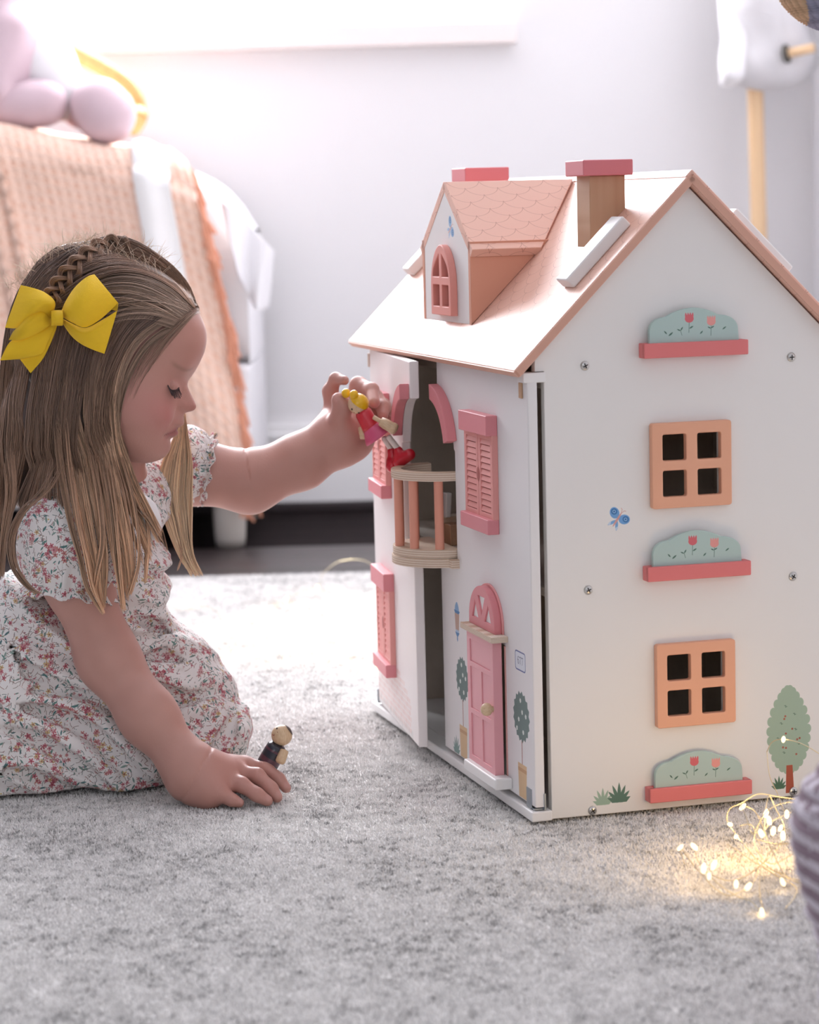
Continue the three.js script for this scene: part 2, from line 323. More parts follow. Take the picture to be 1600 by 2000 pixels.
// print on the boards: drawn in board coordinates, metres
function printed(x0, y0, w, h, pxPerM, base, draw, mirror = false) {
  const t = canvasTexture(Math.round(w * pxPerM), Math.round(h * pxPerM), (g, cw, ch) => {
    g.fillStyle = base; g.fillRect(0, 0, cw, ch);
    g.setTransform(mirror ? -pxPerM : pxPerM, 0, 0, -pxPerM, mirror ? (x0 + w) * pxPerM : -x0 * pxPerM, ch + y0 * pxPerM); draw(g);
  });
  if (mirror) { t.repeat.set(-1 / w, 1 / h); t.offset.set((x0 + w) / w, -y0 / h); } else { t.repeat.set(1 / w, 1 / h); t.offset.set(-x0 / w, -y0 / h); }
  return t;
}
const P2 = (g, pts, fill, smooth = false) => {
  g.beginPath();
  if (!smooth) pts.forEach(([x, y], i) => (i ? g.lineTo(x, y) : g.moveTo(x, y)));
  else { const n = pts.length, m = (i) => { const p = pts[i % n], q = pts[(i + 1) % n]; return [(p[0] + q[0]) / 2, (p[1] + q[1]) / 2]; }; g.moveTo(...m(n - 1)); for (let i = 0; i < n; i++) g.quadraticCurveTo(...pts[i], ...m(i)); }
  g.closePath(); g.fillStyle = fill; g.fill();
};
const oval = (g, x, y, rx, ry, rot, fill) => { g.beginPath(); g.ellipse(x, y, rx, ry, rot, 0, PI2); g.fillStyle = fill; g.fill(); };
const stroke = (g, pts, w, col) => { g.beginPath(); pts.forEach(([x, y], i) => (i ? g.lineTo(x, y) : g.moveTo(x, y))); g.lineWidth = w; g.strokeStyle = col; g.lineCap = 'round'; g.lineJoin = 'round'; g.stroke(); };
const leaf = (g, x, y, len, wid, ang, fill) => { const c = Math.cos(ang), s = Math.sin(ang), q = (u, v) => [x + u * c - v * s, y + u * s + v * c]; g.beginPath(); g.moveTo(...q(0, 0)); g.quadraticCurveTo(...q(len * 0.45, wid), ...q(len, 0)); g.quadraticCurveTo(...q(len * 0.45, -wid), ...q(0, 0)); g.fillStyle = fill; g.fill(); };
function butterfly(g, x, y, s, rot) {
  g.save(); g.translate(x, y); g.rotate(rot); g.scale(s, s);
  for (const k of [-1, 1]) {
    leaf(g, 0, -0.1, 0.75, 0.2, k > 0 ? -1.05 : Math.PI + 1.05, '#7fb0e0'); oval(g, k * 0.31, -0.58, 0.08, 0.12, 0, '#cfe0f2');
    oval(g, k * 0.42, 0.2, 0.4, 0.33, k * 0.5, '#74a9dd'); oval(g, k * 0.5, 0.26, 0.23, 0.21, 0, '#3c78b4'); oval(g, k * 0.5, 0.26, 0.13, 0.12, 0, '#9cc4ea'); oval(g, k * 0.5, 0.26, 0.06, 0.06, 0, '#2f659c');
    stroke(g, [[0, 0.42], [k * 0.09, 0.68], [k * 0.2, 0.72]], 0.035, '#dba79b');
  }
  oval(g, 0, -0.08, 0.075, 0.56, 0, '#e3a8a0'); g.restore();
}
const tuft = (g, x, y, s, cols) => { const L = [[2.75, 0.75], [2.35, 0.9], [1.95, 1.05], [1.57, 1.1], [1.2, 1.0], [0.8, 0.85], [0.42, 0.65]]; L.forEach(([a, l]) => leaf(g, x, y, s * l, s * 0.2, a, cols)); P2(g, [[x - s * 0.65, y + s * 0.28], [x + s * 0.65, y + s * 0.28], [x + s * 0.42, y], [x - s * 0.42, y]], cols); };
const sideMap = printed(-0.01, -0.01, 0.3, 0.62, 3300, '#f4f1ed', (g) => {
  const bf = onSide(1207, 1013); butterfly(g, bf[0], bf[1], 0.0135, -0.62);
  // tall tree with a scalloped crown
  const [tx, ty] = onSide(1541, 1425), pts = [];
  for (let i = 0; i < 26; i++) { const a = (i / 26) * PI2, up = Math.sin(a), r = up > 0 ? 0.0192 * (1 - 0.42 * up * up) : 0.0192; const [x, y] = [tx + Math.cos(a) * r, ty + (up > 0 ? up * 0.0385 : up * 0.0375) - 0.0005]; oval(g, x, y, 0.0036, 0.0046, 0, '#a9bfa9'); pts.push([x, y]); }
  P2(g, pts, '#a9bfa9', true);
  P2(g, [[tx - 0.0027, ty - 0.034], [tx + 0.0035, ty - 0.034], [tx + 0.005, ty - 0.0605], [tx - 0.0035, ty - 0.0605]], '#b1583f');
  for (const [x, y] of [[-0.0035, 0.013], [-0.0045, 0.0105], [-0.003, -0.0035], [0.0035, 0.0005], [0.0085, -0.01], [0.011, -0.009], [-0.006, -0.0165], [-0.003, -0.0172], [0.0075, -0.024]]) oval(g, tx + x, ty + y, 0.001, 0.001, 0, '#a8604c');
  for (const [x, y] of [[-0.003, 0.022], [0.006, 0.014], [-0.0075, 0.006], [0.007, -0.0005], [-0.011, -0.008], [0.01, -0.0145], [-0.005, -0.022]]) stroke(g, [[tx + x - 0.0014, ty + y + 0.001], [tx + x + 0.0002, ty + y + 0.0012], [tx + x - 0.0002, ty + y - 0.0004], [tx + x + 0.0014, ty + y + 0.0002]], 0.0005, '#5c7664');
  const b1 = onSide(1178, 1571), b2 = onSide(1210, 1567), b3 = onSide(1522, 1541);
  tuft(g, b1[0], b1[1] - 0.0005, 0.0145, '#a3bda8'); tuft(g, b2[0], b2[1], 0.017, '#5c7d6e'); tuft(g, b3[0], b3[1], 0.0115, '#57795f');
});
const sideMat = phys({ map: sideMap, roughness: 0.5 });

// gable wall facing the camera, with two window openings
const SLOPE0 = 0.4126, EAVE = -0.0316, RIDGE = 0.14, gableTop = (a) => SLOPE0 + (RIDGE - EAVE) - Math.abs(a - RIDGE) - 0.0125;
const TW = 0.0095;
function gableShape() { return shapeOf([[0, 0.0005], [W, 0.0005], [W, 0.41], [W + 0.0085, 0.41], [W + 0.0085, gableTop(W + 0.0085)], [RIDGE, gableTop(RIDGE)], [-0.0085, gableTop(-0.0085)], [-0.0085, 0.41], [0, 0.41]]); }
const WINF = [onSide(1275, 995, -0.007), onSide(1284.5, 1423.5, -0.007)].map(([a, b]) => [a, b]);
{
  const s = gableShape();
  for (const [a, b] of WINF) s.holes.push(rrHole(a + 0.008, b + 0.008, a + 0.07, b + 0.07, 0.003));
  part('gable_wall', extrude(s, 0, TW, 0.0008), sideMat, house, 'white gable wall printed with a butterfly, a tree and grass tufts');
}
part('gable_wall', extrude(gableShape(), 0, TW).translate(0, 0, -(D - TW)), M.white, house);
part('rear_wall', box(W - TW, W, 0.002, gableTop(W) - 0.002, -(D - TW), -TW), M.dark, house);
part('corner_block', rbox(-0.0205, 0.0006, 0.4005, 0.4095, -0.014, 0.0035, 0.001), M.white, house);
part('base_board', [rbox(-0.0207, -0.0005, 0, 0.0097, -0.552, 0.004, 0.0018), box(-0.0006, W - TW, 0.001, 0.0095, -(D - TW), -TW)], M.white, house);
for (const b of [0.2045, 0.394]) part('storey_floor', box(0.001, W - TW, b, b + 0.008, -(D - TW), -TW), M.dark, house);
part('partition', box(0.02, W - TW, 0.0095, 0.2045, -0.29, -0.283), M.dark, house);
part('partition', box(0.09, W - TW, 0.2125, 0.394, -0.262, -0.255), M.dark, house);
part('inner_lining', [box(0.001, W - TW, 0.0095, 0.394, -0.0115, -0.0096), box(0.001, W - TW, 0.0095, 0.394, -(D - TW), -(D - TW - 0.002))].slice(1), M.dark, house);

// window frames on the gable wall
for (const [a, b] of WINF) {
  const s = rrShape(0, 0, 0.078, 0.078, 0.003);
  for (const [x, y] of [[0.0105, 0.0105], [0.0445, 0.0105], [0.0105, 0.0435], [0.0445, 0.0435]]) s.holes.push(rrHole(x, y, x + 0.023, y + 0.024, 0.0022));
  part('window_frame', extrude(s, 0.0075, 0.0075, 0.0009).translate(a, b, 0), M.peach, house);
}
// flower boxes with a hedge cut-out
const hedgeMap = printed(0, 0, 0.09, 0.04, 6000, '#b9d0c9', (g) => {
  const L = '#55776a';
  leaf(g, 0.018, 0.0085, 0.0042, 0.0013, 2.3, L); leaf(g, 0.0195, 0.0068, 0.0055, 0.0016, 0.65, L);
  stroke(g, [[0.0325, 0.007], [0.0312, 0.0115]], 0.0004, L); leaf(g, 0.0313, 0.011, 0.004, 0.0012, 2.7, L); leaf(g, 0.0313, 0.0112, 0.004, 0.0013, 1.0, L);
  for (const [x, y, c] of [[0.0398, 0.0212, '#dd6f76'], [0.0612, 0.0178, '#efa39b']]) {
    stroke(g, [[x - 0.0005, y - 0.012], [x, y]], 0.00045, L);
    oval(g, x, y + 0.0005, 0.0043, 0.0036, 0, c);
    for (const [dx, a] of [[-0.0033, 1.72], [-0.0011, 1.62], [0.0011, 1.52], [0.0033, 1.42]]) leaf(g, x + dx * 0.8, y, 0.0062, 0.0021, a, c);
  }
  leaf(g, 0.0398, 0.0128, 0.0045, 0.0014, 0.5, L); leaf(g, 0.05, 0.0075, 0.0042, 0.0013, 0.75, L); leaf(g, 0.0608, 0.0125, 0.0036, 0.0012, 0.5, L); leaf(g, 0.0608, 0.0122, 0.0036, 0.0012, 2.7, L); leaf(g, 0.072, 0.0108, 0.0046, 0.0013, 0.6, L);
});
const hedgeMat = phys({ map: hedgeMap, roughness: 0.5 });
function hedgeShape() {
  const s = new THREE.Shape(); s.moveTo(0.001, -0.003); s.lineTo(0.001, 0.012); s.bezierCurveTo(0.002, 0.021, 0.009, 0.0235, 0.017, 0.024); s.bezierCurveTo(0.025, 0.0285, 0.034, 0.0315, 0.044, 0.0315);
  s.bezierCurveTo(0.056, 0.031, 0.062, 0.0275, 0.068, 0.0245); s.bezierCurveTo(0.079, 0.024, 0.0865, 0.02, 0.0875, 0.012); s.lineTo(0.0885, -0.003); s.closePath(); return s;
}
for (const [px, py] of [[1258.8, 701], [1266.5, 1137.5], [1270.7, 1570]]) {
  const [a, b] = onSide(px, py, -0.014);
  const bx = part('flower_box', [rbox(a, a + 0.1015, b, b + 0.0135, 0.0095, 0.014, 0.001), rbox(a, a + 0.1015, b, b + 0.0135, 0, 0.0035, 0.001), rbox(a, a + 0.006, b, b + 0.0135, 0.002, 0.013, 0.001), rbox(a + 0.0955, a + 0.1015, b, b + 0.0135, 0.002, 0.013, 0.001), box(a + 0.002, a + 0.0995, b + 0.0005, b + 0.009, 0.001, 0.013)], M.coral, house);
  part('hedge_cutout', extrude(hedgeShape(), 0, 0.0048, 0.0007).translate(a + 0.006, b + 0.0125, 0.0092), hedgeMat, bx);
}
// screws
for (const [px, py] of [[1142.5, 714.4], [1545.6, 697.5], [1149.1, 1152.4], [1548.7, 1125.8], [1157.2, 1582.9], [1549.8, 1545.5]]) {
  const [a, b] = onSide(px, py);
  const head = new THREE.LatheGeometry([[0.0001, 0.0021], [0.0022, 0.0019], [0.0037, 0.0011], [0.0043, 0.0002], [0.0043, -0.001]].map(([x, y]) => new THREE.Vector2(x, y)), 20).rotateX(Math.PI / 2).translate(a, b, 0.0002);
  const sc = part('screw', head, M.steel, house), q = rr(0, 1.5);
  part('cross_slot', merge([rbox(-0.0024, 0.0024, -0.0005, 0.0005, 0.0016, 0.00225, 0.0002), rbox(-0.0005, 0.0005, -0.0024, 0.0024, 0.0016, 0.00225, 0.0002)]).rotateZ(q).translate(a, b, 0.0002), M.steelDark, sc);
}

// ── roof ──
const scallops = (base, line, w, rowH) => {
  const t = canvasTexture(512, 512, (g) => {
    g.fillStyle = base; g.fillRect(0, 0, 512, 512); g.lineWidth = 3.2; g.strokeStyle = line;
    const cw = 512 / 3, rh = 512 / 6;
    for (let r = -1; r < 9; r++) for (let k = -1; k < 5; k++) { const x = (k + (r % 2 ? 0.5 : 0)) * cw, y = r * rh; g.beginPath(); g.moveTo(x, y); g.bezierCurveTo(x + cw * 0.03, y + rh * 0.75, x + cw * 0.3, y + rh * 1.12, x + cw / 2, y + rh * 1.12); g.bezierCurveTo(x + cw * 0.7, y + rh * 1.12, x + cw * 0.97, y + rh * 0.75, x + cw, y); g.stroke(); }
  });
  t.repeat.set(1 / (w * 3), 1 / (rowH * 6)); return t;
};
const roofTex = scallops('#f2c2ae', '#cf9a87', 0.034, 0.0112);
const roofMat = phys({ map: roofTex, roughness: 0.36, ior: 1.5 });
const roofFlat = phys({ map: roofTex, roughness: 0.5 });
const SL = (RIDGE - EAVE) * Math.SQRT2;     // slope length
// panel laid in (x along c, y up the slope, z out of the slope); then turned onto the roof
function roofSlab(shapePts, zTop, t, bev) { return extrude(Array.isArray(shapePts) ? shapeOf(shapePts) : shapePts, zTop, t, bev); }
const leftBasis = new THREE.Matrix4().makeBasis(V(0, 0, 1), V(Math.SQRT1_2, Math.SQRT1_2, 0), V(-Math.SQRT1_2, Math.SQRT1_2, 0)).setPosition(EAVE, SLOPE0, 0);   // x = -c
const rightBasis = new THREE.Matrix4().makeBasis(V(0, 0, -1), V(-Math.SQRT1_2, Math.SQRT1_2, 0), V(Math.SQRT1_2, Math.SQRT1_2, 0)).setPosition(2 * RIDGE - EAVE, SLOPE0, 0);  // x = c
const rp = [];
rp.push(part('roof_panel', roofSlab([[-0.5655, 0], [0.0105, 0], [0.0105, SL - 0.001], [-0.5655, SL - 0.001]], 0, 0.0085, 0.001).applyMatrix4(leftBasis), roofMat, house));
rp.push(part('roof_panel', roofSlab(rrShape(-0.0105, -0.002, 0.5655, SL + 0.001, 0.002), 0.002, 0.0095, 0.0012).applyMatrix4(rightBasis), roofMat, house));
const edgeStrip = (basis, sgn) => part('barge_edge', [box(0, 0.0016, 0.001, SL - 0.003, -0.0075, -0.0008).translate(sgn > 0 ? 0.0102 : -0.0118, 0, 0)].map((g) => g.applyMatrix4(basis)), M.peachEdge, house);
edgeStrip(leftBasis, 1); edgeStrip(rightBasis, -1);
part('eave_edge', box(-0.565, 0.0105, -0.0012, 0.0004, -0.0075, -0.0008).applyMatrix4(leftBasis), M.peachEdge, house);
// white skylight slabs
for (const [basis, list] of [[leftBasis, [[0.0225, -0.052], [-0.535, -0.5775 + 0.019]]], [rightBasis, [[0.022, 0.052], [0.53, 0.562]]]]) for (const [x0, x1] of list) {
  const a = Math.min(x0, x1), b = Math.max(x0, x1);
  part('skylight_slab', rbox(basis === leftBasis ? -(b < 0 ? -a : 0.05) : a, basis === leftBasis ? (b < 0 ? b : -0.0205) : b, 0.0985, 0.1775, 0, basis === leftBasis ? 0.0115 : 0.0175, 0.002).applyMatrix4(basis), M.white, house);
}
// chimneys
for (const [dc, low] of [[0, 0], [0.3615, 0]]) {
  const c0 = 0.0735 + dc, c1 = 0.1085 + dc, a0 = 0.0735, a1 = 0.1085;
  const s = shapeOf([[a0, gableTop(a0) + 0.0125 - 0.0005], [a1, gableTop(a1) + 0.012], [a1, 0.583], [a0, 0.583]]);
  const ch = part('chimney', extrude(s, -c0, c1 - c0, 0.0008), M.beech, house, 'plain beech chimney with a rose cap');
  part('chimney_cap', rbox(a0 - 0.0085, a1 + 0.0055, 0.583, 0.5975, -c1 - 0.007, -c0 + 0.007, 0.0012), M.pink, ch);
}

// ── dormer: its front board stands at a = DA ──
const DA = -0.001, dm = group('dormer', house);
const dF = (px, py, a = DA) => onFront(px, py, a);
const toFront = (a0) => new THREE.Matrix4().makeBasis(V(0, 0, -1), V(0, 1, 0), V(1, 0, 0)).setPosition(a0, 0, 0);   // (c, b, depth inwards) -> local
// extrusion with its front face at a = a0, t thick towards +a
function frontEx(shape, a0, t, bev = 0.0008, curve = 14) {
  const g = new THREE.ExtrudeGeometry(shape, { depth: t - 2 * bev, bevelEnabled: bev > 0, bevelThickness: bev, bevelSize: bev, bevelOffset: -bev, bevelSegments: 2, curveSegments: curve });
  return g.translate(0, 0, bev).applyMatrix4(toFront(a0));
}
{
  const [cR, bB] = dF(918, 634), [cL] = dF(832.6, 623.5), [cP, bP] = dF(880, 366), bS = dF(917, 480)[1];
  const cm = (cR + cL) / 2, hw = (cL - cR) / 2;
  const bf = dF(880, 446);
  const dmap = printed(cm - 0.09, bB - 0.01, 0.18, 0.17, 4500, '#f4f1ef', (g) => { g.globalAlpha = 0.7; butterfly(g, bf[0], bf[1], 0.0145, 1.0); }, true);
  const s = shapeOf([[cm - hw, bB], [cm + hw, bB], [cm + hw, bS], [cm, bP - 0.002], [cm - hw, bS]]);
  // front board with the arched opening
  const [wl, wb] = dF(845, 613, DA - 0.0065), [wr, wbR] = dF(882.7, 617.5, DA - 0.0065), apex = dF(862, 478, DA - 0.0065)[1];
  const ww = wl - wr, wc = (wl + wr) / 2, bot = (wb + wbR) / 2, spring = apex - ww * 0.62;
  const arch = (P, x0, x1, y0, ys, yt) => { P.moveTo(x0, y0); P.lineTo(x1, y0); P.lineTo(x1, ys); P.bezierCurveTo(x1, ys + (yt - ys) * 0.62, (x0 + x1) / 2 + (x1 - x0) * 0.2, yt, (x0 + x1) / 2, yt); P.bezierCurveTo((x0 + x1) / 2 - (x1 - x0) * 0.2, yt, x0, ys + (yt - ys) * 0.62, x0, ys); P.closePath(); return P; };
  s.holes.push(arch(new THREE.Path(), wc - ww * 0.41, wc + ww * 0.41, bot + 0.1 * (apex - bot), spring, apex - 0.006));
  part('dormer_front', frontEx(s, DA, 0.008), phys({ map: dmap, roughness: 0.5 }), dm);
  const w = arch(new THREE.Shape(), wc - ww / 2, wc + ww / 2, bot, spring, apex);
  const bar = ww * 0.062, side = ww * 0.1, HH = apex - bot;
  for (const k of [-1, 1]) {
    const i0 = wc + k * bar, i1 = wc + k * (ww / 2 - side);
    w.holes.push(rrHole(Math.min(i0, i1), bot + 0.125 * HH, Math.max(i0, i1), bot + 0.43 * HH, 0.0012));
    const h = new THREE.Path(), y0 = bot + 0.545 * HH, yt = bot + 0.875 * HH;
    h.moveTo(i0, y0); h.lineTo(i1, y0); h.lineTo(i1, y0 + 0.002); h.bezierCurveTo(i1 - k * 0.0005, y0 + (yt - y0) * 0.5, i0 + k * 0.005, yt - 0.004, i0, yt); h.closePath(); w.holes.push(h);
  }
  part('arched_window_frame', frontEx(w, DA - 0.0075, 0.0075, 0.0008), M.peachPink, dm);
  // cheeks, closed onto the roof slope
  for (const k of [-1, 1]) {
    const c0 = cm + k * hw, c1 = cm + k * (hw + 0.007);
    const aTop = EAVE + (bS - SLOPE0);
    const ch = shapeOf([[DA - 0.0005, bB], [aTop + 0.004, bS + 0.004], [DA - 0.0005, bS + 0.004]]);
    part('dormer_cheek', extrude(ch, -Math.min(c0, c1), 0.007, 0.0006), gloss('#e3a68c', 0.55), dm);
  }
  // two roof boards
  const rise = bP - bS, len = Math.hypot(hw + 0.009, rise + 0.012), ang = Math.atan2(rise, hw);
  for (const k of [-1, 1]) {
    const ux = Math.cos(ang), uy = Math.sin(ang);                       // from eave up to the peak
    const basis = new THREE.Matrix4().makeBasis(V(k > 0 ? -1 : 1, 0, 0), V(0, uy, k * ux), V(0, ux, -k * uy).multiplyScalar(1)).setPosition(0, bP + 0.0035, -cm);
    // x runs along +-a, y up to the peak (y = 0 there), z out of the board
    const a0 = DA - 0.0005, at0 = EAVE + (bP - SLOPE0) + 0.002, L2 = len + 0.001;
    const bEave = bP - L2 * uy, aE = EAVE + (bEave - SLOPE0) + 0.003;
    const sh = k > 0 ? shapeOf([[-a0, 0], [-at0, 0], [-aE, -L2], [-a0, -L2]]) : shapeOf([[a0, -L2], [aE, -L2], [at0, 0], [a0, 0]]);
    const det = basis.determinant();
    let g = extrude(sh, 0.003, 0.0095, 0.0008); if (det < 0) throw new Error('dormer basis');
    part('dormer_roof_board', g.applyMatrix4(basis), roofFlat, dm);
  }
}

// ── the two front panels: right one closed, left one ajar about its outer edge ──
const FA = -0.017, FT = 0.0095, AC = 0.279, AB = 0.315, AR = 0.053, AO = 0.068;
// right panel prints
const rightMap = printed(0, 0.01, 0.285, 0.4, 3600, '#f3f0ef', (g) => {
  const [lx, ly] = onFront(893, 1213, FA);
  P2(g, [[lx - 0.0075, ly + 0.0085], [lx - 0.0065, ly + 0.0145], [lx, ly + 0.0205], [lx + 0.0065, ly + 0.0145], [lx + 0.0075, ly + 0.0085]], '#8fb6dc', true); P2(g, [[lx - 0.0095, ly + 0.0105], [lx + 0.0095, ly + 0.0105], [lx + 0.0065, ly + 0.0075], [lx - 0.0065, ly + 0.0075]], '#4f81b5');
  P2(g, [[lx - 0.0075, ly + 0.0075], [lx + 0.0075, ly + 0.0075], [lx + 0.0055, ly - 0.009], [lx - 0.0055, ly - 0.009]], '#c9a898'); P2(g, [[lx - 0.0055, ly - 0.009], [lx + 0.0055, ly - 0.009], [lx + 0.0055, ly - 0.0115], [lx - 0.0055, ly - 0.0115]], '#b9cfe6');
  P2(g, [[lx - 0.007, ly - 0.0115], [lx + 0.007, ly - 0.0115], [lx + 0.002, ly - 0.0155], [lx - 0.002, ly - 0.0155]], '#5b8bbd'); oval(g, lx, ly - 0.0175, 0.0018, 0.003, 0, '#6c97c6');
  const topiary = (cx, cy, rx, ry, potB) => {
    stroke(g, [[cx, cy - ry * 0.8], [cx, potB + 0.03]], 0.0016, '#a55c4c');
    const n = 34, pts = []; for (let i = 0; i < n; i++) { const a = (i / n) * PI2, k = i % 2 ? 1.06 : 0.93; pts.push([cx + Math.cos(a) * rx * k, cy + Math.sin(a) * ry * k]); } P2(g, pts, '#6d8480');
    for (const [x, y] of [[0.1, 0.65], [-0.55, 0.1], [0.35, -0.15], [-0.2, -0.6], [0.6, -0.55], [-0.1, 0.2]]) for (let q = 0; q < 5; q++) oval(g, cx + x * rx + Math.cos(q * 1.26) * 0.0013, cy + y * ry + Math.sin(q * 1.26) * 0.0013, 0.0011, 0.0011, 0, '#e9efe9');
    P2(g, [[cx - 0.0125, potB + 0.03], [cx + 0.0125, potB + 0.03], [cx + 0.0105, potB - 0.002], [cx - 0.0105, potB - 0.002]], '#e2c196'); P2(g, [[cx - 0.0125, potB + 0.026], [cx + 0.0125, potB + 0.026], [cx + 0.0122, potB + 0.0225], [cx - 0.0122, potB + 0.0225]], '#cfa276');
  };
  topiary(0.2135, 0.094, 0.0195, 0.0215, 0.0165); topiary(0.0315, 0.091, 0.0225, 0.023, 0.0165);
  tuft(g, 0.238, 0.0145, 0.017, '#7f9a94');
  const pl = [onFront(1006, 1269, FA), onFront(1026, 1278, FA), onFront(1026, 1314, FA), onFront(1006, 1305, FA)], x0 = pl[1][0], x1 = pl[0][0], y0 = (pl[2][1] + pl[3][1]) / 2, y1 = (pl[0][1] + pl[1][1]) / 2;
  g.beginPath(); roundRect(g, x0 + 0.001, y0 + 0.0007, x1 - 0.001, y1 - 0.0007, 0.003); g.lineWidth = 0.0022; g.strokeStyle = '#54639a'; g.stroke(); g.fillStyle = '#e7ebf2'; g.fill();
  g.save(); g.translate((x0 + x1) / 2, (y0 + y1) / 2 - 0.0035); g.scale(-0.001, -0.001); g.font = '10px serif'; g.textAlign = 'center'; g.fillStyle = '#6e7186'; g.fillText('677', 0, 0); g.restore();
}, true);
const rightMat = phys({ map: rightMap, roughness: 0.5 });
const leftMap = printed(0, 0.01, 0.285, 0.4, 2400, '#f5eeec', (g) => {       // panel coordinates: 0.279 at the free edge
  // brick footing with greenery, printed in pale pink
  for (let r = 0; r < 9; r++) for (let k = 0; k < 22; k++) { const x = 0.035 + k * 0.0105 + (r % 2) * 0.005, y = 0.0185 + r * 0.0062; if (x > 0.262 || y > 0.046 + 0.024 * Math.sin((x - 0.02) * 16) ) continue; g.fillStyle = (k + r) % 3 ? '#f0ddd8' : '#ebd3ce'; g.fillRect(x, y, 0.0092, 0.0048); }
  g.fillStyle = '#e2c9c3'; g.fillRect(0.25, 0.016, 0.011, 0.058); 
  for (let k = 0; k < 22; k++) leaf(g, 0.03 + k * 0.01, 0.014, 0.008 + 0.007 * rnd(), 0.0022, 1.1 + rnd(), k % 2 ? '#b9c7c3' : '#a3b6b3');
}, true);
const leftMat = phys({ map: leftMap, roughness: 0.46 });
function panelShape(c0, c1, sgn) {   // sgn 1: free edge at c1 (right panel); -1: free edge at c0 (left panel)
  const e = sgn > 0 ? c1 : c0, f = sgn > 0 ? c0 : c1, s = new THREE.Shape(), bT = 0.4055, bB = 0.0135, cut = 0.0575, floorB = 0.2035;
  s.moveTo(f, bB); s.lineTo(e, bB); s.lineTo(e, floorB); s.lineTo(AC - sgn * cut, floorB); s.lineTo(AC - sgn * cut, AB + 0.004);
  for (let i = 1; i <= 14; i++) { const t = (i / 14) * (Math.PI / 2), x = AC - sgn * (0.0545 * Math.cos(t)), y = AB + 0.0535 * Math.sin(t); if (sgn > 0 ? x > e : x < e) break; s.lineTo(x, y); }
  s.lineTo(e, AB + 0.0535); s.lineTo(e, bT); s.lineTo(f, bT); s.closePath(); return s;
}
function archTrim(sgn, cEnd) {
  const s = new THREE.Shape(), N = 18, t0 = 0.235, inn = [], out = [];
  for (let i = 0; i <= N; i++) { const t = lerp(t0, Math.PI / 2, i / N); let xo = AO * Math.cos(t), xi = AR * Math.cos(t); out.push([AC - sgn * Math.max(xo, Math.abs(AC - cEnd)), AB + AO * Math.sin(t)]); inn.push([AC - sgn * Math.max(xi, Math.abs(AC - cEnd)), AB + AR * Math.sin(t)]); }
  [...out, ...inn.reverse()].forEach(([x, y], i) => (i ? s.lineTo(x, y) : s.moveTo(x, y))); s.closePath(); return s;
}
function shutterPair(parent, c0, c1, bLow, bHigh, fa, capOver, mats) {
  // louvred shutter pair: board, centre gap, slats; cap above and sill below
  const g = group('shutter_pair', parent), m = (c0 + c1) / 2, t = 0.006;
  for (const [x0, x1] of [[c0, m - 0.0006], [m + 0.0006, c1]]) {
    const s = rrShape(x0, bLow, x1, bHigh, 0.0008); const fx = 0.006, n = 12, y0 = bLow + 0.005, y1 = bHigh - 0.005;
    s.holes.push(rrHole(x0 + fx * (x0 === c0 ? 1 : 1), y0, x1 - fx, y1, 0.0006));
    part('shutter_leaf', frontEx(s, fa - t, t, 0.0005), mats.slat, g);
    part('shutter_back', box(fa - t + 0.0022, fa - 0.001, y0, y1, -(x1 - fx), -(x0 + fx)), mats.groove, g);
    const ph = (y1 - y0) / n;
    for (let k = 0; k < n; k++) { const q = box(-0.0012, 0.0012, -ph * 0.42, ph * 0.42, -(x1 - x0 - 2 * fx) / 2, (x1 - x0 - 2 * fx) / 2).rotateZ(-0.28).translate(fa - t + 0.0021, y0 + ph * (k + 0.5), -(x0 + x1) / 2); part('slat', q, mats.slat, g); }
  }
  // dark oval pull in the middle
  part('finger_hole', ellipsoid(V(fa - t - 0.0001, lerp(bLow, bHigh, 0.5), -m), 0.0006, 0.0068, 0.0046, null, 16), mats.groove, g);
  part('shutter_cap', rbox(fa - 0.0115, fa, bHigh - 0.0005, bHigh + 0.0185, -(c1 + capOver), -(c0 - capOver), 0.001), mats.cap, g);
  part('shutter_sill', rbox(fa - 0.0115, fa, bLow - 0.0135, bLow + 0.0005, -(c1 + capOver), -(c0 - capOver), 0.001), mats.cap, g);
  return g;
}
const shMats = { slat: gloss('#eda39c', 0.52), groove: gloss('#b5655f', 0.6), cap: gloss('#e59096', 0.5) };
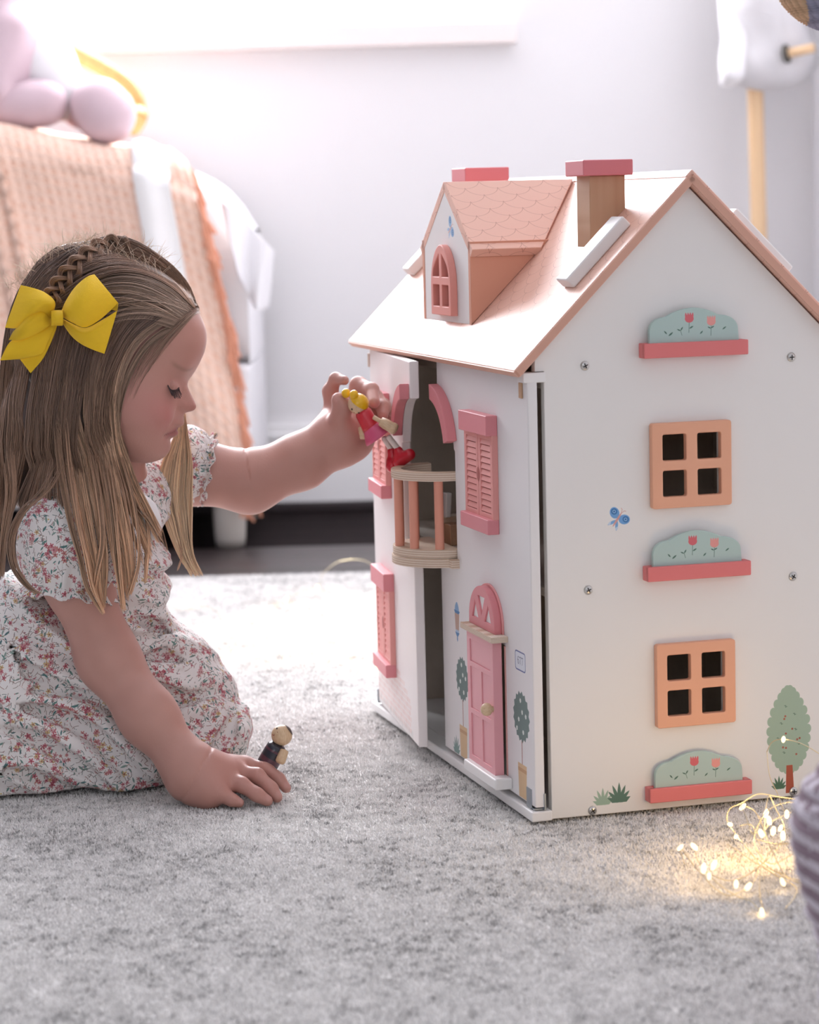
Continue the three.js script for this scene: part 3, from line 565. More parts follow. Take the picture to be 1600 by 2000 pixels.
// right panel
{
  const s = panelShape(-0.0032, 0.2775, 1);
  s.holes.push(rrHole(0.076, 0.0205, 0.149, 0.15, 0.001));
  part('front_panel', frontEx(s, FA, FT, 0.0012, 6), rightMat, house, 'white front panel printed with a lantern, potted trees and a number plate');
  part('arch_trim', frontEx(archTrim(1, 0.272), FA - 0.01, 0.01, 0.0008), M.rose, house);
  shutterPair(house, 0.0845, 0.1705, 0.2672, 0.3465, FA, 0.0, shMats);
  const sh = house.children[house.children.length - 1];
  // door opening lining, door, lintel, fanlight, step
  for (const c of [0.0735, 0.149]) part('door_jamb', box(FA - 0.001, FA + FT, 0.0205, 0.15, -c - 0.0022, -c), gloss('#d9a39c', 0.6), house);
  const dc0 = 0.0765, dc1 = 0.157, db0 = 0.027, db1 = 0.1545, da = FA - 0.012;
  const d = rrShape(dc0, db0, dc1, db1, 0.0008), pan = [[0.009, 0.098, 0.0715, 0.1195], [0.009, 0.052, 0.0365, 0.093], [0.044, 0.052, 0.0715, 0.093], [0.009, 0.006, 0.0365, 0.047], [0.044, 0.006, 0.0715, 0.047]];
  for (const [x0, y0, x1, y1] of pan) d.holes.push(rrHole(dc0 + x0, db0 + y0, dc0 + x1, db0 + y1, 0.0014));
  const door = part('entrance_door', frontEx(d, da, 0.009, 0.0004), M.pinkDoor, house, 'pink panelled entrance door');
  for (const [x0, y0, x1, y1] of pan) part('door_panel', rbox(da + 0.0011, da + 0.0078, db0 + y0 - 0.0004, db0 + y1 + 0.0004, -(dc0 + x1 + 0.0004), -(dc0 + x0 - 0.0004), 0.0012), M.pinkDoor, door);
  const kc = onFront(947, 1386, da - 0.008);
  part('door_knob', new THREE.LatheGeometry([[0.0001, 0.0115], [0.003, 0.0112], [0.0055, 0.009], [0.0063, 0.006], [0.0054, 0.003], [0.003, 0.0012], [0.0028, -0.001]].map(([x, y]) => new THREE.Vector2(x, y)), 24).rotateZ(Math.PI / 2).translate(da, kc[1], -kc[0]), M.maple, door);
  const lt = rbox(FA - 0.0165, FA, 0.1548, 0.1605, -0.1635, -0.0655, 0.0007); part('lintel', lt, M.ply, house);
  const fan = (x0, x1, y0, h) => { const p = new THREE.Shape(), cx = (x0 + x1) / 2, rx = (x1 - x0) / 2; p.moveTo(x0, y0); p.lineTo(x1, y0); for (let i = 1; i < 24; i++) { const t = (i / 24) * Math.PI; p.lineTo(cx + rx * Math.cos(t), y0 + 0.006 + (h - 0.006) * Math.sin(t)); } p.closePath(); return p; };
  const f = fan(0.079, 0.158, 0.1605, 0.0405), fc = 0.1185;
  for (const [pts] of [[[[fc - 0.029, 0.1685], [fc - 0.009, 0.1685], [fc - 0.0205, 0.1855]]], [[[fc + 0.009, 0.1685], [fc + 0.029, 0.1685], [fc + 0.0205, 0.1855]]], [[[fc, 0.1735], [fc + 0.0105, 0.191], [fc - 0.0105, 0.191]]]]) { const h = new THREE.Path(); pts.forEach(([x, y], i) => (i ? h.lineTo(x, y) : h.moveTo(x, y))); h.closePath(); f.holes.push(h); }
  part('fanlight', frontEx(f, FA - 0.009, 0.007, 0.0007), M.rose, house);
  part('fanlight_back', frontEx(fan(0.0765, 0.1605, 0.1605, 0.0425), FA - 0.002, 0.002, 0.0004), gloss('#eea3a2', 0.5), house);
  part('fanlight_glazing', frontEx(fan(0.083, 0.154, 0.1625, 0.036), FA - 0.0072, 0.0012, 0.0002), M.white, house);
  part('door_step', rbox(FA - 0.0175, FA, 0.0165, 0.0272, -0.1585, -0.0605, 0.0018), M.white, house);
  part('hinge_bracket', [box(FA - 0.0008, FA - 0.0001, 0.0105, 0.0285, -0.019, -0.0055), box(FA, FA + FT, 0.0105, 0.0118, -0.012, 0.0005), box(FA + FT - 0.001, FA + FT + 0.0005, 0.0105, 0.026, -0.006, 0.0045)], M.zinc, house);
  part('hinge_bracket', [rbox(FA - 0.0014, FA - 0.0001, 0.386, 0.4, -0.0175, -0.0085, 0.0005)], gloss('#c9a27f', 0.5), house);
}
// left panel, swung open 6 degrees about c = 0.53
{
  const hingeC = 0.53, th = THREE.MathUtils.degToRad(6.1);
  const lp = group('front_panel', house); lp.userData.label = 'white front panel swung slightly open, printed with pale bricks';
  lp.position.set(FA + 0.004, 0, -hingeC); lp.rotation.y = -th;
  const sh = (g) => g.translate(-(FA + 0.004), 0, hingeC);
  const c0 = 0.2805, c1 = 0.53;
  part('panel_board', sh(frontEx(panelShape(c0, c1, -1), FA, FT, 0.0012, 6)), leftMat, lp);
  part('arch_trim', sh(frontEx(archTrim(-1, 0.286), FA - 0.01, 0.01, 0.0008)), M.rose, lp);
  const collect = (c0_, c1_, b0, b1) => {
    const tmp = new THREE.Group(), before = { ...taken }; void before;
    const g = shutterPair(tmp, c0_, c1_, b0, b1, FA, 0.0, shMats);
    house.add(g); g.position.set(FA + 0.004, 0, -hingeC); g.rotation.y = -th; g.children.forEach((m) => sh(m.geometry));
  };
  collect(0.4065, 0.4925, 0.2672, 0.3465); collect(0.4065, 0.4925, 0.0755, 0.155);
  part('hinge_bracket', box(FA - 0.0012, FA + FT, 0.011, 0.027, -0.5325, -0.5305), M.zinc, house);
  part('corner_block', rbox(FA - 0.001, FA + 0.006, 0.385, 0.4, -0.5365, -0.5305, 0.0006), gloss('#d8c3b4', 0.5), house);
}
// ── balcony in the arched opening ──
{
  const bc = 0.275, R0 = 0.0525, g = group('balcony', house), aB = -0.013;
  const half = (r0, r1) => { const s = new THREE.Shape(); s.absarc(0, 0, r0, 0, Math.PI, false); if (r1) s.absarc(0, 0, r1, Math.PI, 0, true); s.closePath(); return s; };
  const plate = (r0, r1, b0, t, inner) => {
    const ge = new THREE.ExtrudeGeometry(half(r0, r1), { depth: t - 0.0012, bevelEnabled: true, bevelThickness: 0.0006, bevelSize: 0.0006, bevelOffset: -0.0006, bevelSegments: 1, curveSegments: 28 });
    const p = ge.attributes.position, uv = ge.attributes.uv; ge.translate(0, 0, 0.0006);
    for (let i = 0; i < p.count; i++) uv.setXY(i, (p.getX(i) + p.getY(i)) * 20, clamp(p.getZ(i) / t, 0.01, 0.99));
    // shape (x along c, y outwards) -> local: a = aB - y, b = b0 + z, -c
    return ge.applyMatrix4(new THREE.Matrix4().makeBasis(V(0, 0, -1), V(-1, 0, 0), V(0, 1, 0)).setPosition(aB, b0, -bc));
  };
  part('balcony_plate', [plate(R0 + 0.0012, 0, 0.2043, 0.009), (() => { const b = rbox(aB - 0.012, 0.0, 0.2043, 0.2133, -0.332, -0.2135, 0.0006), u = b.attributes.uv, p = b.attributes.position; for (let i = 0; i < p.count; i++) u.setXY(i, p.getZ(i) * 20, clamp((p.getY(i) - 0.2043) / 0.009, 0.01, 0.99)); return b; })()], M.ply, g);
  part('balcony_floor', plate(R0, 0, 0.2133, 0.009), M.ply, g);
  part('balcony_rail', plate(R0, R0 - 0.0105, 0.29, 0.009), M.ply, g);
  for (const t of [0.4, 0.985, 1.57, 2.155, 2.74]) { const r = R0 - 0.0053; part('baluster', new THREE.CylinderGeometry(0.0046, 0.0046, 0.069, 18).translate(aB - r * Math.sin(t), 0.2562, -(bc + r * Math.cos(t))), M.post, g); }
}
// ───────────── the girl ─────────────
const camR = V(1, 0, 0).applyEuler(camera.rotation), camD = V(0, -1, 0).applyEuler(camera.rotation), camB = V(0, 0, 1).applyEuler(camera.rotation);
const girl = thing('person', 'girl with long fair hair and yellow bow, kneeling in a floral dress beside the dollhouse', 'person', V(-0.34, 0, -2.46));
const GI = girl.position.clone().negate();
const intoGirl = (g) => g.translate(GI.x, GI.y, GI.z);
const fs = new Set();

// ── head: rows along the face axis, each a closed curve from the traced profile, the back of the skull and the half-width ──
const HDEP = 2.46, HK = HDEP / FOCAL, HO0 = at(225, 740, HDEP), tilt = THREE.MathUtils.degToRad(22), ct = Math.cos(tilt), st = Math.sin(tilt);
const hU = camR.clone().multiplyScalar(ct).addScaledVector(camD, st), hV = camR.clone().multiplyScalar(-st).addScaledVector(camD, ct);
const headP = (f, v, z) => HO0.clone().addScaledVector(hU, f * HK).addScaledVector(hV, v * HK).addScaledVector(camB, z * HK);
const toFV = (px, py) => [ct * (px - 225) + st * (py - 740), -st * (px - 225) + ct * (py - 740)];
const profile = lut([[-232, -70], [-229, -28], [-222, 14], [-210, 52], [-192, 88], [-170, 116], [-149, 132], [-121, 140.5], [-95, 141], [-76, 139], [-62, 136.5], [-50, 134], [-40, 137], [-28, 149], [-18, 160], [-10, 166.5], [-4, 167], [2, 163], [7, 156], [12, 151], [20, 152.5], [28, 156.5], [33, 157], [38, 154], [43, 149.5], [47, 151.5], [53, 154], [60, 151.5], [67, 146.5], [74, 147], [84, 150.5], [94, 150.5], [104, 147], [114, 140], [124, 128], [132, 114], [139, 92]]);
const baseF = lut([[-232, -70], [-229, -28], [-222, 14], [-210, 52], [-192, 88], [-170, 116], [-149, 132], [-121, 140], [-95, 140], [-76, 137], [-50, 132], [-25, 133], [0, 137], [30, 142], [60, 142], [90, 142], [104, 140], [114, 134], [124, 123], [132, 110], [139, 90]]);
const backF = lut([[-232, -70], [-229, -112], [-222, -146], [-210, -172], [-192, -193], [-150, -212], [-100, -220], [-50, -217], [0, -203], [40, -178], [70, -142], [95, -100], [115, -55], [128, -5], [139, 50]]);
const widthF = lut([[-232, 0], [-229, 42], [-222, 68], [-210, 91], [-192, 111], [-150, 130], [-100, 140], [-50, 141], [0, 138], [35, 130], [65, 117], [90, 100], [110, 82], [124, 62], [133, 42], [139, 8]]);
const noseS = lut([[-70, 22], [-50, 17], [-30, 15], [-8, 17.5], [8, 20], [16, 24], [34, 34], [47, 30], [60, 32], [85, 36], [120, 40]]);
function headPoint(v, ang, off = 0) {
  const F = baseF(v), B = backF(v), Wd = widthF(v), fm = lerp(B, F, 0.5), cA = Math.cos(ang), sA = Math.sin(ang);
  const n = cA > 0 ? 2.35 : 2.1, e = 2 / n, sg = (x) => Math.sign(x) * Math.abs(x) ** e;
  let z = Wd * sg(sA), f = fm + (cA > 0 ? F - fm : fm - B) * sg(cA);
  if (cA > 0) {
    const az = Math.abs(z);
    f += (profile(v) - F) * Math.exp(-((z / noseS(v)) ** 2));
    f += 3.2 * Math.exp(-(((az - 20) / 9) ** 2) - (((v + 2) / 9) ** 2));                     // nostril wing
    f -= 7.5 * Math.exp(-(((az - 58) / 26) ** 2) - (((v + 38) / 17) ** 2));                 // eye socket
    f += 2.6 * Math.exp(-(((az - 62) / 34) ** 2) - (((v + 69) / 13) ** 2));                  // brow
    f += 6.5 * Math.exp(-(((az - 58) / 17) ** 2) - (((v + 31) / 11) ** 2));                  // lowered lid over the eye
    const ch = 9 * Math.exp(-(((az - 78) / 32) ** 2) - (((v - 38) / 34) ** 2)); f += ch; z += Math.sign(z) * ch * 0.9;   // full cheek
    const mv = 45 + 0.38 * az + 0.002 * az * az;                                             // line of the mouth, corners lower
    f -= 3.6 * Math.exp(-(((v - mv) / 2.6) ** 2)) * sstep(52, 34, az);
    f -= 3.0 * Math.exp(-(((az - 44) / 7) ** 2) - (((v - 68) / 9) ** 2));
    f -= 2.4 * Math.exp(-(((az - 32 - (v - 10) * 0.5) / 6) ** 2)) * sstep(0, 14, v) * sstep(50, 30, v);   // fold beside nose
    f -= 3.2 * Math.exp(-((az / 26) ** 2) - (((v - 69) / 5) ** 2));                           // under the lip
  }
  const L = Math.hypot(f - fm, z) || 1, vn = off * (v < -190 ? -0.75 : 0);
  return [f + (off * (f - fm)) / L, v + vn, z + (off * z) / L];
}
const hairLine = lut([[-235, 60], [-205, 85], [-190, 98], [-165, 70], [-140, 47], [-100, 30], [-50, 22], [0, 20], [60, 22], [140, 22]]);   // hair lies at smaller f than this
const isHair = (f, v, z) => sstep(6, -6, f - hairLine(v));
function headGeo(off, hairOnly) {
  const NV = 150, NA = 128, pos = [], idx = [], col = [];
  for (let i = 0; i <= NV; i++) {
    const t = i / NV, u = t < 0.14 ? (t / 0.14) ** 2 * 0.075 : t > 0.95 ? 1 - ((1 - t) / 0.05) ** 1.4 * 0.04 : lerp(0.075, 0.96, (t - 0.14) / 0.81), v = lerp(-231.9, 138.9, u);
    for (let j = 0; j < NA; j++) {
      const s = j / NA, ang = PI2 * s - 0.55 * Math.sin(PI2 * s) * 0.6;   // more columns towards the face
      let [f, vv, z] = headPoint(v, ang, 0);
      const m = isHair(f, vv, z);
      if (hairOnly) [f, vv, z] = headPoint(v, ang, lerp(-9, off, m));
      const p = headP(f, vv, z); pos.push(p.x, p.y, p.z);
      const az = Math.abs(z);
      if (!hairOnly) {
        const blush = Math.exp(-(((az - 85) / 38) ** 2) - (((v - 28) / 38) ** 2)) * (f > 20 ? 1 : 0), nose = Math.exp(-((az / 26) ** 2) - (((v + 4) / 13) ** 2)) * (f > 120 ? 1 : 0);
        const mv = 45 + 0.38 * az + 0.002 * az * az, lipU = f > 110 ? sstep(44, 36, az) * sstep(-12, -5, v - mv) * sstep(4, 0, v - mv) : 0, lipL = f > 110 ? sstep(40, 30, az) * sstep(-1, 1, v - mv) * sstep(14, 9, v - mv) : 0;
        const line = f > 110 ? sstep(50, 40, az) * Math.exp(-(((v - mv) / 2.1) ** 2)) : 0;
        const brow = f > 60 ? Math.exp(-(((v + 66 - (az - 60) * 0.1 + ((az - 62) / 26) ** 2 * 4) / 4.2) ** 2)) * sstep(20, 34, az) * sstep(104, 86, az) : 0;
        const lid = f > 60 ? Math.exp(-(((az - 58) / 22) ** 2) - (((v + 36) / 7) ** 2)) : 0;
        let c = [0.56, 0.30, 0.245];
        const mix = (q, k) => { c = c.map((x, n) => lerp(x, q[n], k)); };
        mix([0.57, 0.225, 0.205], blush * 0.75); mix([0.56, 0.235, 0.2], nose * 0.6); mix([0.5, 0.25, 0.22], lid * 0.5);
        mix([0.46, 0.16, 0.16], Math.max(lipU, lipL) * 0.75); mix([0.30, 0.10, 0.10], line * 0.75); mix([0.30, 0.18, 0.13], brow * 0.55);
        mix([0.42, 0.29, 0.23], m);
        col.push(...c);
      } else col.push(...[0.23, 0.165, 0.13].map((x) => x * (0.9 + 0.25 * N3(f * 0.05, v * 0.01, z * 0.05))));
    }
  }
  for (let i = 0; i < NV; i++) for (let j = 0; j < NA; j++) { const a = i * NA + j, b = i * NA + (j + 1) % NA, c = a + NA, d = b + NA; idx.push(a, b, c, b, d, c); }
  const g = new THREE.BufferGeometry(); g.setAttribute('position', new THREE.Float32BufferAttribute(pos, 3)); g.setAttribute('color', new THREE.Float32BufferAttribute(col, 3)); g.setIndex(idx);
  g.computeVertexNormals();
  return g;
}
// near-side head surface under a pixel, lifted by off pixels
function headSurf(px, py, off = 0, side = 1, hang = 50) {
  const [f, v0] = toFV(px, py), v = clamp(v0, -228, hang), F = baseF(v), B = backF(v), fm = lerp(B, F, 0.5), ex = (f > fm ? F - fm : fm - B) + off, x = Math.min(1, Math.abs(f - fm) / ex), n = f > fm ? 2.35 : 2.1;
  const z = (widthF(v) + off) * (1 - x ** n) ** (1 / n);
  return headP(f, v0, side * z);
}

// ── arms and hands ──
const A = (px, py, d) => at(px, py, d);
const skinCol = (x, y, z) => { const q = 1 + 0.05 * N3(x * 60, y * 60, z * 60); return [0.56 * q, 0.30 * q, 0.245 * q]; };
function finger(pts, rad) { return chain(pts.map((p) => A(...p)), rad); }
// right arm, down to the rug
const rArm = chain([A(128, 1035, 2.405), A(150, 1130, 2.405), A(212, 1288, 2.40), A(290, 1400, 2.375), A(368, 1500, 2.352), A(392, 1516, 2.349)], [0.033, 0.0305, 0.0278, 0.0252, 0.0212, 0.0185]);
const rHandPts = {
  index: [[476, 1497, 2.386], [518, 1500, 2.378], [544, 1521, 2.368], [559, 1539, 2.362]], middle: [[452, 1508, 2.366], [502, 1515, 2.356], [529, 1540, 2.346], [541, 1557, 2.342]],
  ring: [[436, 1521, 2.349], [471, 1532, 2.339], [502, 1552, 2.332], [522, 1564, 2.331]], pinky: [[412, 1541, 2.334], [432, 1550, 2.328], [452, 1562, 2.327], [467, 1568, 2.327]],
};
const rPalm = [...Object.values(rHandPts).map((f, i) => bone(A(386, 1514, 2.352), A(...f[0]), 0.0165, [0.0105, 0.0105, 0.0105, 0.0098][i])), bone(A(380, 1522, 2.348), A(405, 1548, 2.338), 0.016, 0.011)];
const rFing = [...Object.entries(rHandPts).map(([k, f]) => blend(finger(f, k === 'pinky' ? [0.0082, 0.0068, 0.006, 0.005] : k === 'index' ? [0.0085, 0.0067, 0.006, 0.0052] : [0.0088, 0.0074, 0.0066, 0.0056]), 0.004)), blend(finger([[430, 1503, 2.392], [468, 1520, 2.405], [498, 1534, 2.4]], [0.010, 0.0078, 0.006]), 0.004)];
const planeGroove = (p, n, w, depth, near, rad) => (x, y, z) => { const d = (x - p.x) * n.x + (y - p.y) * n.y + (z - p.z) * n.z, r = Math.hypot(x - near.x, y - near.y, z - near.z); return depth * Math.exp(-((d / w) ** 2)) * sstep(rad, rad * 0.7, r); };
function armField(arm, palm, fingers, grooves) {
  const a = blend([...arm, ...palm], 0.02);
  return (x, y, z) => { let d = a(x, y, z); let m = 1e3; for (const f of fingers) m = Math.min(m, f(x, y, z)); d = smin(d, m, 0.006); for (const g of grooves) d += g(x, y, z); return d; };
}
const dirPx = (p, q) => q.clone().sub(p).normalize();
const wr = A(384, 1511, 2.35), wn = dirPx(A(350, 1495, 2.35), A(412, 1530, 2.35));
const rField = armField(rArm, rPalm, rFing, [planeGroove(wr, wn, 0.0018, 0.0011, wr, 0.045)]);
const rGeo = nets(rField, A(60, 1590, 2.44).add(V(0, -0.005, -0.0)), A(590, 990, 2.29), 0.0022);
// left arm, reaching to the right
const lArm = chain([A(322, 935, 2.555), A(400, 925, 2.555), A(487, 941, 2.565), A(590, 900, 2.57), A(648, 864, 2.57), A(664, 852, 2.57)], [0.031, 0.0282, 0.0292, 0.0258, 0.0208, 0.019]);
const lHandPts = {
  index: [[652, 818, 2.585], [645, 764, 2.588], [656, 740, 2.58], [673, 743, 2.567]], middle: [[688, 806, 2.605], [700, 752, 2.605], [726, 762, 2.582], [731, 786, 2.560]],
  ring: [[702, 818, 2.605], [732, 776, 2.607], [749, 796, 2.587], [748, 811, 2.575]], pinky: [[712, 836, 2.6], [748, 792, 2.606], [761, 808, 2.598], [766, 818, 2.59]],
};
const lPalm = [...Object.values(lHandPts).map((f, i) => bone(A(664, 856, 2.572), A(...f[0]), 0.0175, [0.0115, 0.011, 0.0105, 0.0098][i])), bone(A(664, 856, 2.568), A(700, 860, 2.575), 0.017, 0.0125)];
const lFing = [blend(finger(lHandPts.index, [0.0098, 0.0076, 0.0062, 0.005]), 0.005), blend(finger(lHandPts.middle, [0.010, 0.0085, 0.0072, 0.006]), 0.005), blend(finger(lHandPts.ring, [0.0098, 0.0082, 0.0068, 0.0057]), 0.005), blend(finger(lHandPts.pinky, [0.0085, 0.0072, 0.0058, 0.0048]), 0.005),
  blend(finger([[676, 853, 2.556], [664, 818, 2.549], [669, 795, 2.546], [661, 780, 2.545]], [0.013, 0.0098, 0.0092, 0.0072]), 0.006)];
const el = A(481, 900, 2.54), en = dirPx(A(440, 915, 2.55), A(520, 900, 2.55));
const lw = A(654, 862, 2.57), ln = dirPx(A(610, 890, 2.57), A(690, 840, 2.57));
const lField = armField(lArm, lPalm, lFing, [planeGroove(el, en, 0.0014, 0.0016, A(478, 890, 2.545), 0.035), planeGroove(lw, ln, 0.0018, 0.0004, lw, 0.03)]);
const lGeo = nets(lField, A(290, 1010, 2.66), A(790, 720, 2.47), 0.0022);
// neck, trunk and folded legs under the dress
const trunk = blend([bone(A(240, 850, 2.465), A(190, 965, 2.475), 0.030, 0.033), bone(A(190, 985, 2.475), A(128, 1035, 2.415), 0.03, 0.028), bone(A(190, 985, 2.48), A(322, 935, 2.545), 0.03, 0.027), bone(A(195, 1010, 2.48), A(120, 1370, 2.5), 0.05, 0.06),
  bone(A(120, 1390, 2.49), A(390, 1415, 2.505), 0.04, 0.024), bone(A(120, 1390, 2.55), A(390, 1410, 2.575), 0.04, 0.024), bone(A(390, 1425, 2.5), A(60, 1480, 2.47), 0.02, 0.018), bone(A(390, 1420, 2.57), A(60, 1440, 2.55), 0.02, 0.018)], 0.03);
const tGeo = nets(trunk, A(-20, 1580, 2.64), A(480, 800, 2.38), 0.006);
const nails = [[rHandPts.index, 2.5], [rHandPts.middle, 2], [rHandPts.ring, 2], [rHandPts.pinky, 2]].map(([f]) => A(f[3][0] + 3, f[3][1] - 5, f[3][2] - 0.002));
nails.push(A(679, 735, 2.563), A(729, 791, 2.554), A(767, 811, 2.585), A(655, 778, 2.537));
const handCentre = [A(470, 1530, 2.35), A(690, 800, 2.57)];
for (const g of [rGeo, lGeo, tGeo]) paint(g, (x, y, z) => {
  const c = skinCol(x, y, z), p = V(x, y, z), h = Math.min(p.distanceTo(handCentre[0]), p.distanceTo(handCentre[1])), k = sstep(0.07, 0.02, h) * 0.3; let q = [lerp(c[0], 0.57, k), lerp(c[1], 0.25, k), lerp(c[2], 0.215, k)];
  for (const n of nails) { const d = p.distanceTo(n); if (d < 0.0042) { const m = sstep(0.0042, 0.003, d) * 0.6; q = [lerp(q[0], 0.66, m), lerp(q[1], 0.36, m), lerp(q[2], 0.32, m)]; } }
  return q;
});
const skinBump = dataTexture(256, (u, v) => { const q = 128 + 60 * tileN(u, v, 60) + 50 * tileN(u, v, 110, 2); return [q, q, q]; }, false); skinBump.repeat.set(14, 14);
const skinMat = phys({ vertexColors: true, roughness: 0.45, ior: 1.45, sheen: 1, sheenRoughness: 0.4, sheenColor: C('#fff1ea'), bumpMap: skinBump, bumpScale: 0.00018 });
const body = part('body', merge([headGeo(0, false), rGeo, lGeo, tGeo].map((g) => boxUV(intoGirl(g)))), skinMat, girl, 'bare face, arms and hands');

// ── eye: ball, lowered lid edge and lashes ──
{
  const eyeC = (s) => headP(99.5, -26, s * 61), r = 21 * HK;
  for (const s of [1, -1]) {
    const c = eyeC(s);
    const ball = new THREE.SphereGeometry(r, 28, 20), look = hU.clone().multiplyScalar(0.72).addScaledVector(hV, 0.55).addScaledVector(camB, s * 0.42).normalize();
    const gz = paint(ball, (x, y, z) => { const d = V(x, y, z).normalize().dot(look); const up = -V(x, y, z).normalize().dot(hV), ff = V(x, y, z).normalize().dot(hU); return up > -0.42 + 0.1 * ff ? [0.5, 0.265, 0.225] : d > 0.93 ? [0.01, 0.01, 0.012] : d > 0.72 ? [0.035, 0.05, 0.075] : [0.4, 0.33, 0.33]; });
    part('eye', intoGirl(gz.translate(c.x, c.y, c.z)), phys({ vertexColors: true, roughness: 0.15 }), girl, 'dark eye looking down');
    // lid edge and lashes
    const lidPts = [[-6, -26, 84], [1, -21, 77], [8, -20.5, 69], [15, -24, 59], [20, -30, 48]].map(([f, v, z]) => { const q = headPointFZ(z, v); return headP(q + 1.2, v, s * z); });
    const crv = new THREE.CatmullRomCurve3(lidPts), gs = [new THREE.TubeGeometry(crv, 20, 0.00065, 6)];
    for (let i = 0; i < 34; i++) {
      const p = crv.getPoint(i / 33), out = hU.clone().multiplyScalar(0.55).addScaledVector(hV, 0.75 + 0.2 * rnd()).addScaledVector(camB, s * (0.75 - 0.75 * i / 33)).normalize(), L = rr(0.0052, 0.0084);
      const m = p.clone().addScaledVector(out, L * 0.5), e = p.clone().addScaledVector(out, L).addScaledVector(hU, L * 0.28);
      gs.push(new THREE.TubeGeometry(new THREE.QuadraticBezierCurve3(p, m, e), 4, 0.00019, 4));
    }
    part('eyelashes', intoGirl(merge(gs)), std({ color: C('#3b2a2c'), roughness: 0.7 }), girl, 'long dark lashes');
  }
}
function headPointFZ(z, v) {   // f of the face surface at side distance z and row v
  let lo = 0, hi = Math.PI / 2; for (let i = 0; i < 30; i++) { const m = (lo + hi) / 2; if (headPoint(v, m)[2] < z) lo = m; else hi = m; } return headPoint(v, lo)[0];
}

// ── dress ──
const floral = canvasTexture(1024, 1024, (g, w) => {
  g.fillStyle = '#f3eeeb'; g.fillRect(0, 0, w, w);
  const wrap = (x, y, fn) => { for (const dx of [-w, 0, w]) for (const dy of [-w, 0, w]) { if (x + dx < -90 || x + dx > w + 90 || y + dy < -90 || y + dy > w + 90) continue; g.save(); g.translate(x + dx, y + dy); fn(); g.restore(); } };
  const pick = (a) => a[Math.floor(rnd() * a.length)];
  for (let i = 0; i < 1250; i++) { const x = rnd() * w, y = rnd() * w, a = rnd() * 6.3, c = pick(['#8f7f78', '#a08c84', '#7d8683', '#b08a84']), L = rr(18, 40); const b = rr(-9, 9); wrap(x, y, () => { g.rotate(a); g.beginPath(); g.moveTo(0, 0); g.quadraticCurveTo(L / 2, b, L, 0); g.lineWidth = 3.4; g.strokeStyle = c; g.stroke(); }); }
  for (let i = 0; i < 330; i++) { const x = rnd() * w, y = rnd() * w, a = rnd() * 6.3, c = pick(['#56807f', '#6b8f86', '#557678', '#8da39a', '#7f8f86']), L = rr(22, 48); wrap(x, y, () => { g.rotate(a); leaf(g, 0, 0, L, L * 0.28, 0, c); if (rnd() < 0) return; }); }
  for (let i = 0; i < 84; i++) {
    const x = rnd() * w, y = rnd() * w, n = 3 + Math.floor(rnd() * 5), list = [];
    for (let k = 0; k < n; k++) list.push([rr(-46, 46), rr(-40, 40), rr(11, 20), rnd() * 6, pick(['#c4707a', '#cd8b90', '#b6646e', '#d5a3a5', '#c98a84', '#d3aca8', '#d2b684'])]);
    wrap(x, y, () => { for (const [dx, dy, r, a, c] of list) { for (let q = 0; q < 5; q++) { const t = a + q * 1.257; oval(g, dx + Math.cos(t) * r * 0.55, dy + Math.sin(t) * r * 0.55, r * 0.48, r * 0.26, t, c); } oval(g, dx, dy, r * 0.2, r * 0.2, 0, '#8d3347'); } });
  }
  for (let i = 0; i < 150; i++) { const x = rnd() * w, y = rnd() * w, c = pick(['#dcbf7a', '#d9a58f', '#c98c94', '#9c6f73', '#8f7a76']); wrap(x, y, () => { oval(g, 0, 0, rr(3, 6), 4, 0, c); }); }
});
floral.repeat.set(1 / 0.16, 1 / 0.16);
const weave = dataTexture(256, (u, v) => { const q = 128 + 50 * Math.sin(u * PI2 * 64) * Math.sin(v * PI2 * 64) + 40 * tileN(u, v, 40); return [q, q, q]; }, false); weave.repeat.set(10, 10);
const dressMat = phys({ map: floral, roughness: 0.85, bumpMap: weave, bumpScale: 0.00025, sheen: 0.2, sheenColor: C('#ffffff') });
const fold = (x, y, z, fx, fy, fz) => { const n = N3(x * fx, y * fy, z * fz); return 1 - 2 * Math.abs(n); };
const bodice = [bone(A(195, 1010, 2.475), A(205, 1130, 2.475), 0.058, 0.053), bone(A(205, 1130, 2.48), A(195, 1290, 2.49), 0.057, 0.072), bone(A(140, 1020, 2.43), A(190, 1000, 2.475), 0.035, 0.04), bone(A(200, 985, 2.49), A(318, 940, 2.545), 0.036, 0.03)];
const skirtF = [bone(A(120, 1330, 2.49), A(345, 1338, 2.50), 0.088, 0.050), bone(A(110, 1400, 2.48), A(412, 1413, 2.50), 0.075, 0.037), bone(A(120, 1390, 2.56), A(400, 1400, 2.58), 0.075, 0.035), bone(A(-60, 1480, 2.42), A(275, 1492, 2.42), 0.040, 0.030), bone(A(-60, 1400, 2.47), A(150, 1420, 2.46), 0.075, 0.060), bone(A(280, 1490, 2.43), A(415, 1450, 2.47), 0.029, 0.030), bone(A(60, 1240, 2.47), A(-20, 1420, 2.46), 0.06, 0.075)];
const bodF = blend(bodice, 0.03), skF = blend(skirtF, 0.035);
const foldA = A(330, 1250, 2.44), dirs = V(0.85, -0.5, 0.1).normalize();
const dressBase = (x, y, z) => smin(bodF(x, y, z), skF(x, y, z), 0.03);
function surfAt(px, py, f, d0 = 2.28, d1 = 2.75) { for (let d = d0; d < d1; d += 0.0015) { const p = at(px, py, d); if (f(p.x, p.y, p.z) < 0) return p; } return at(px, py, 2.5); }
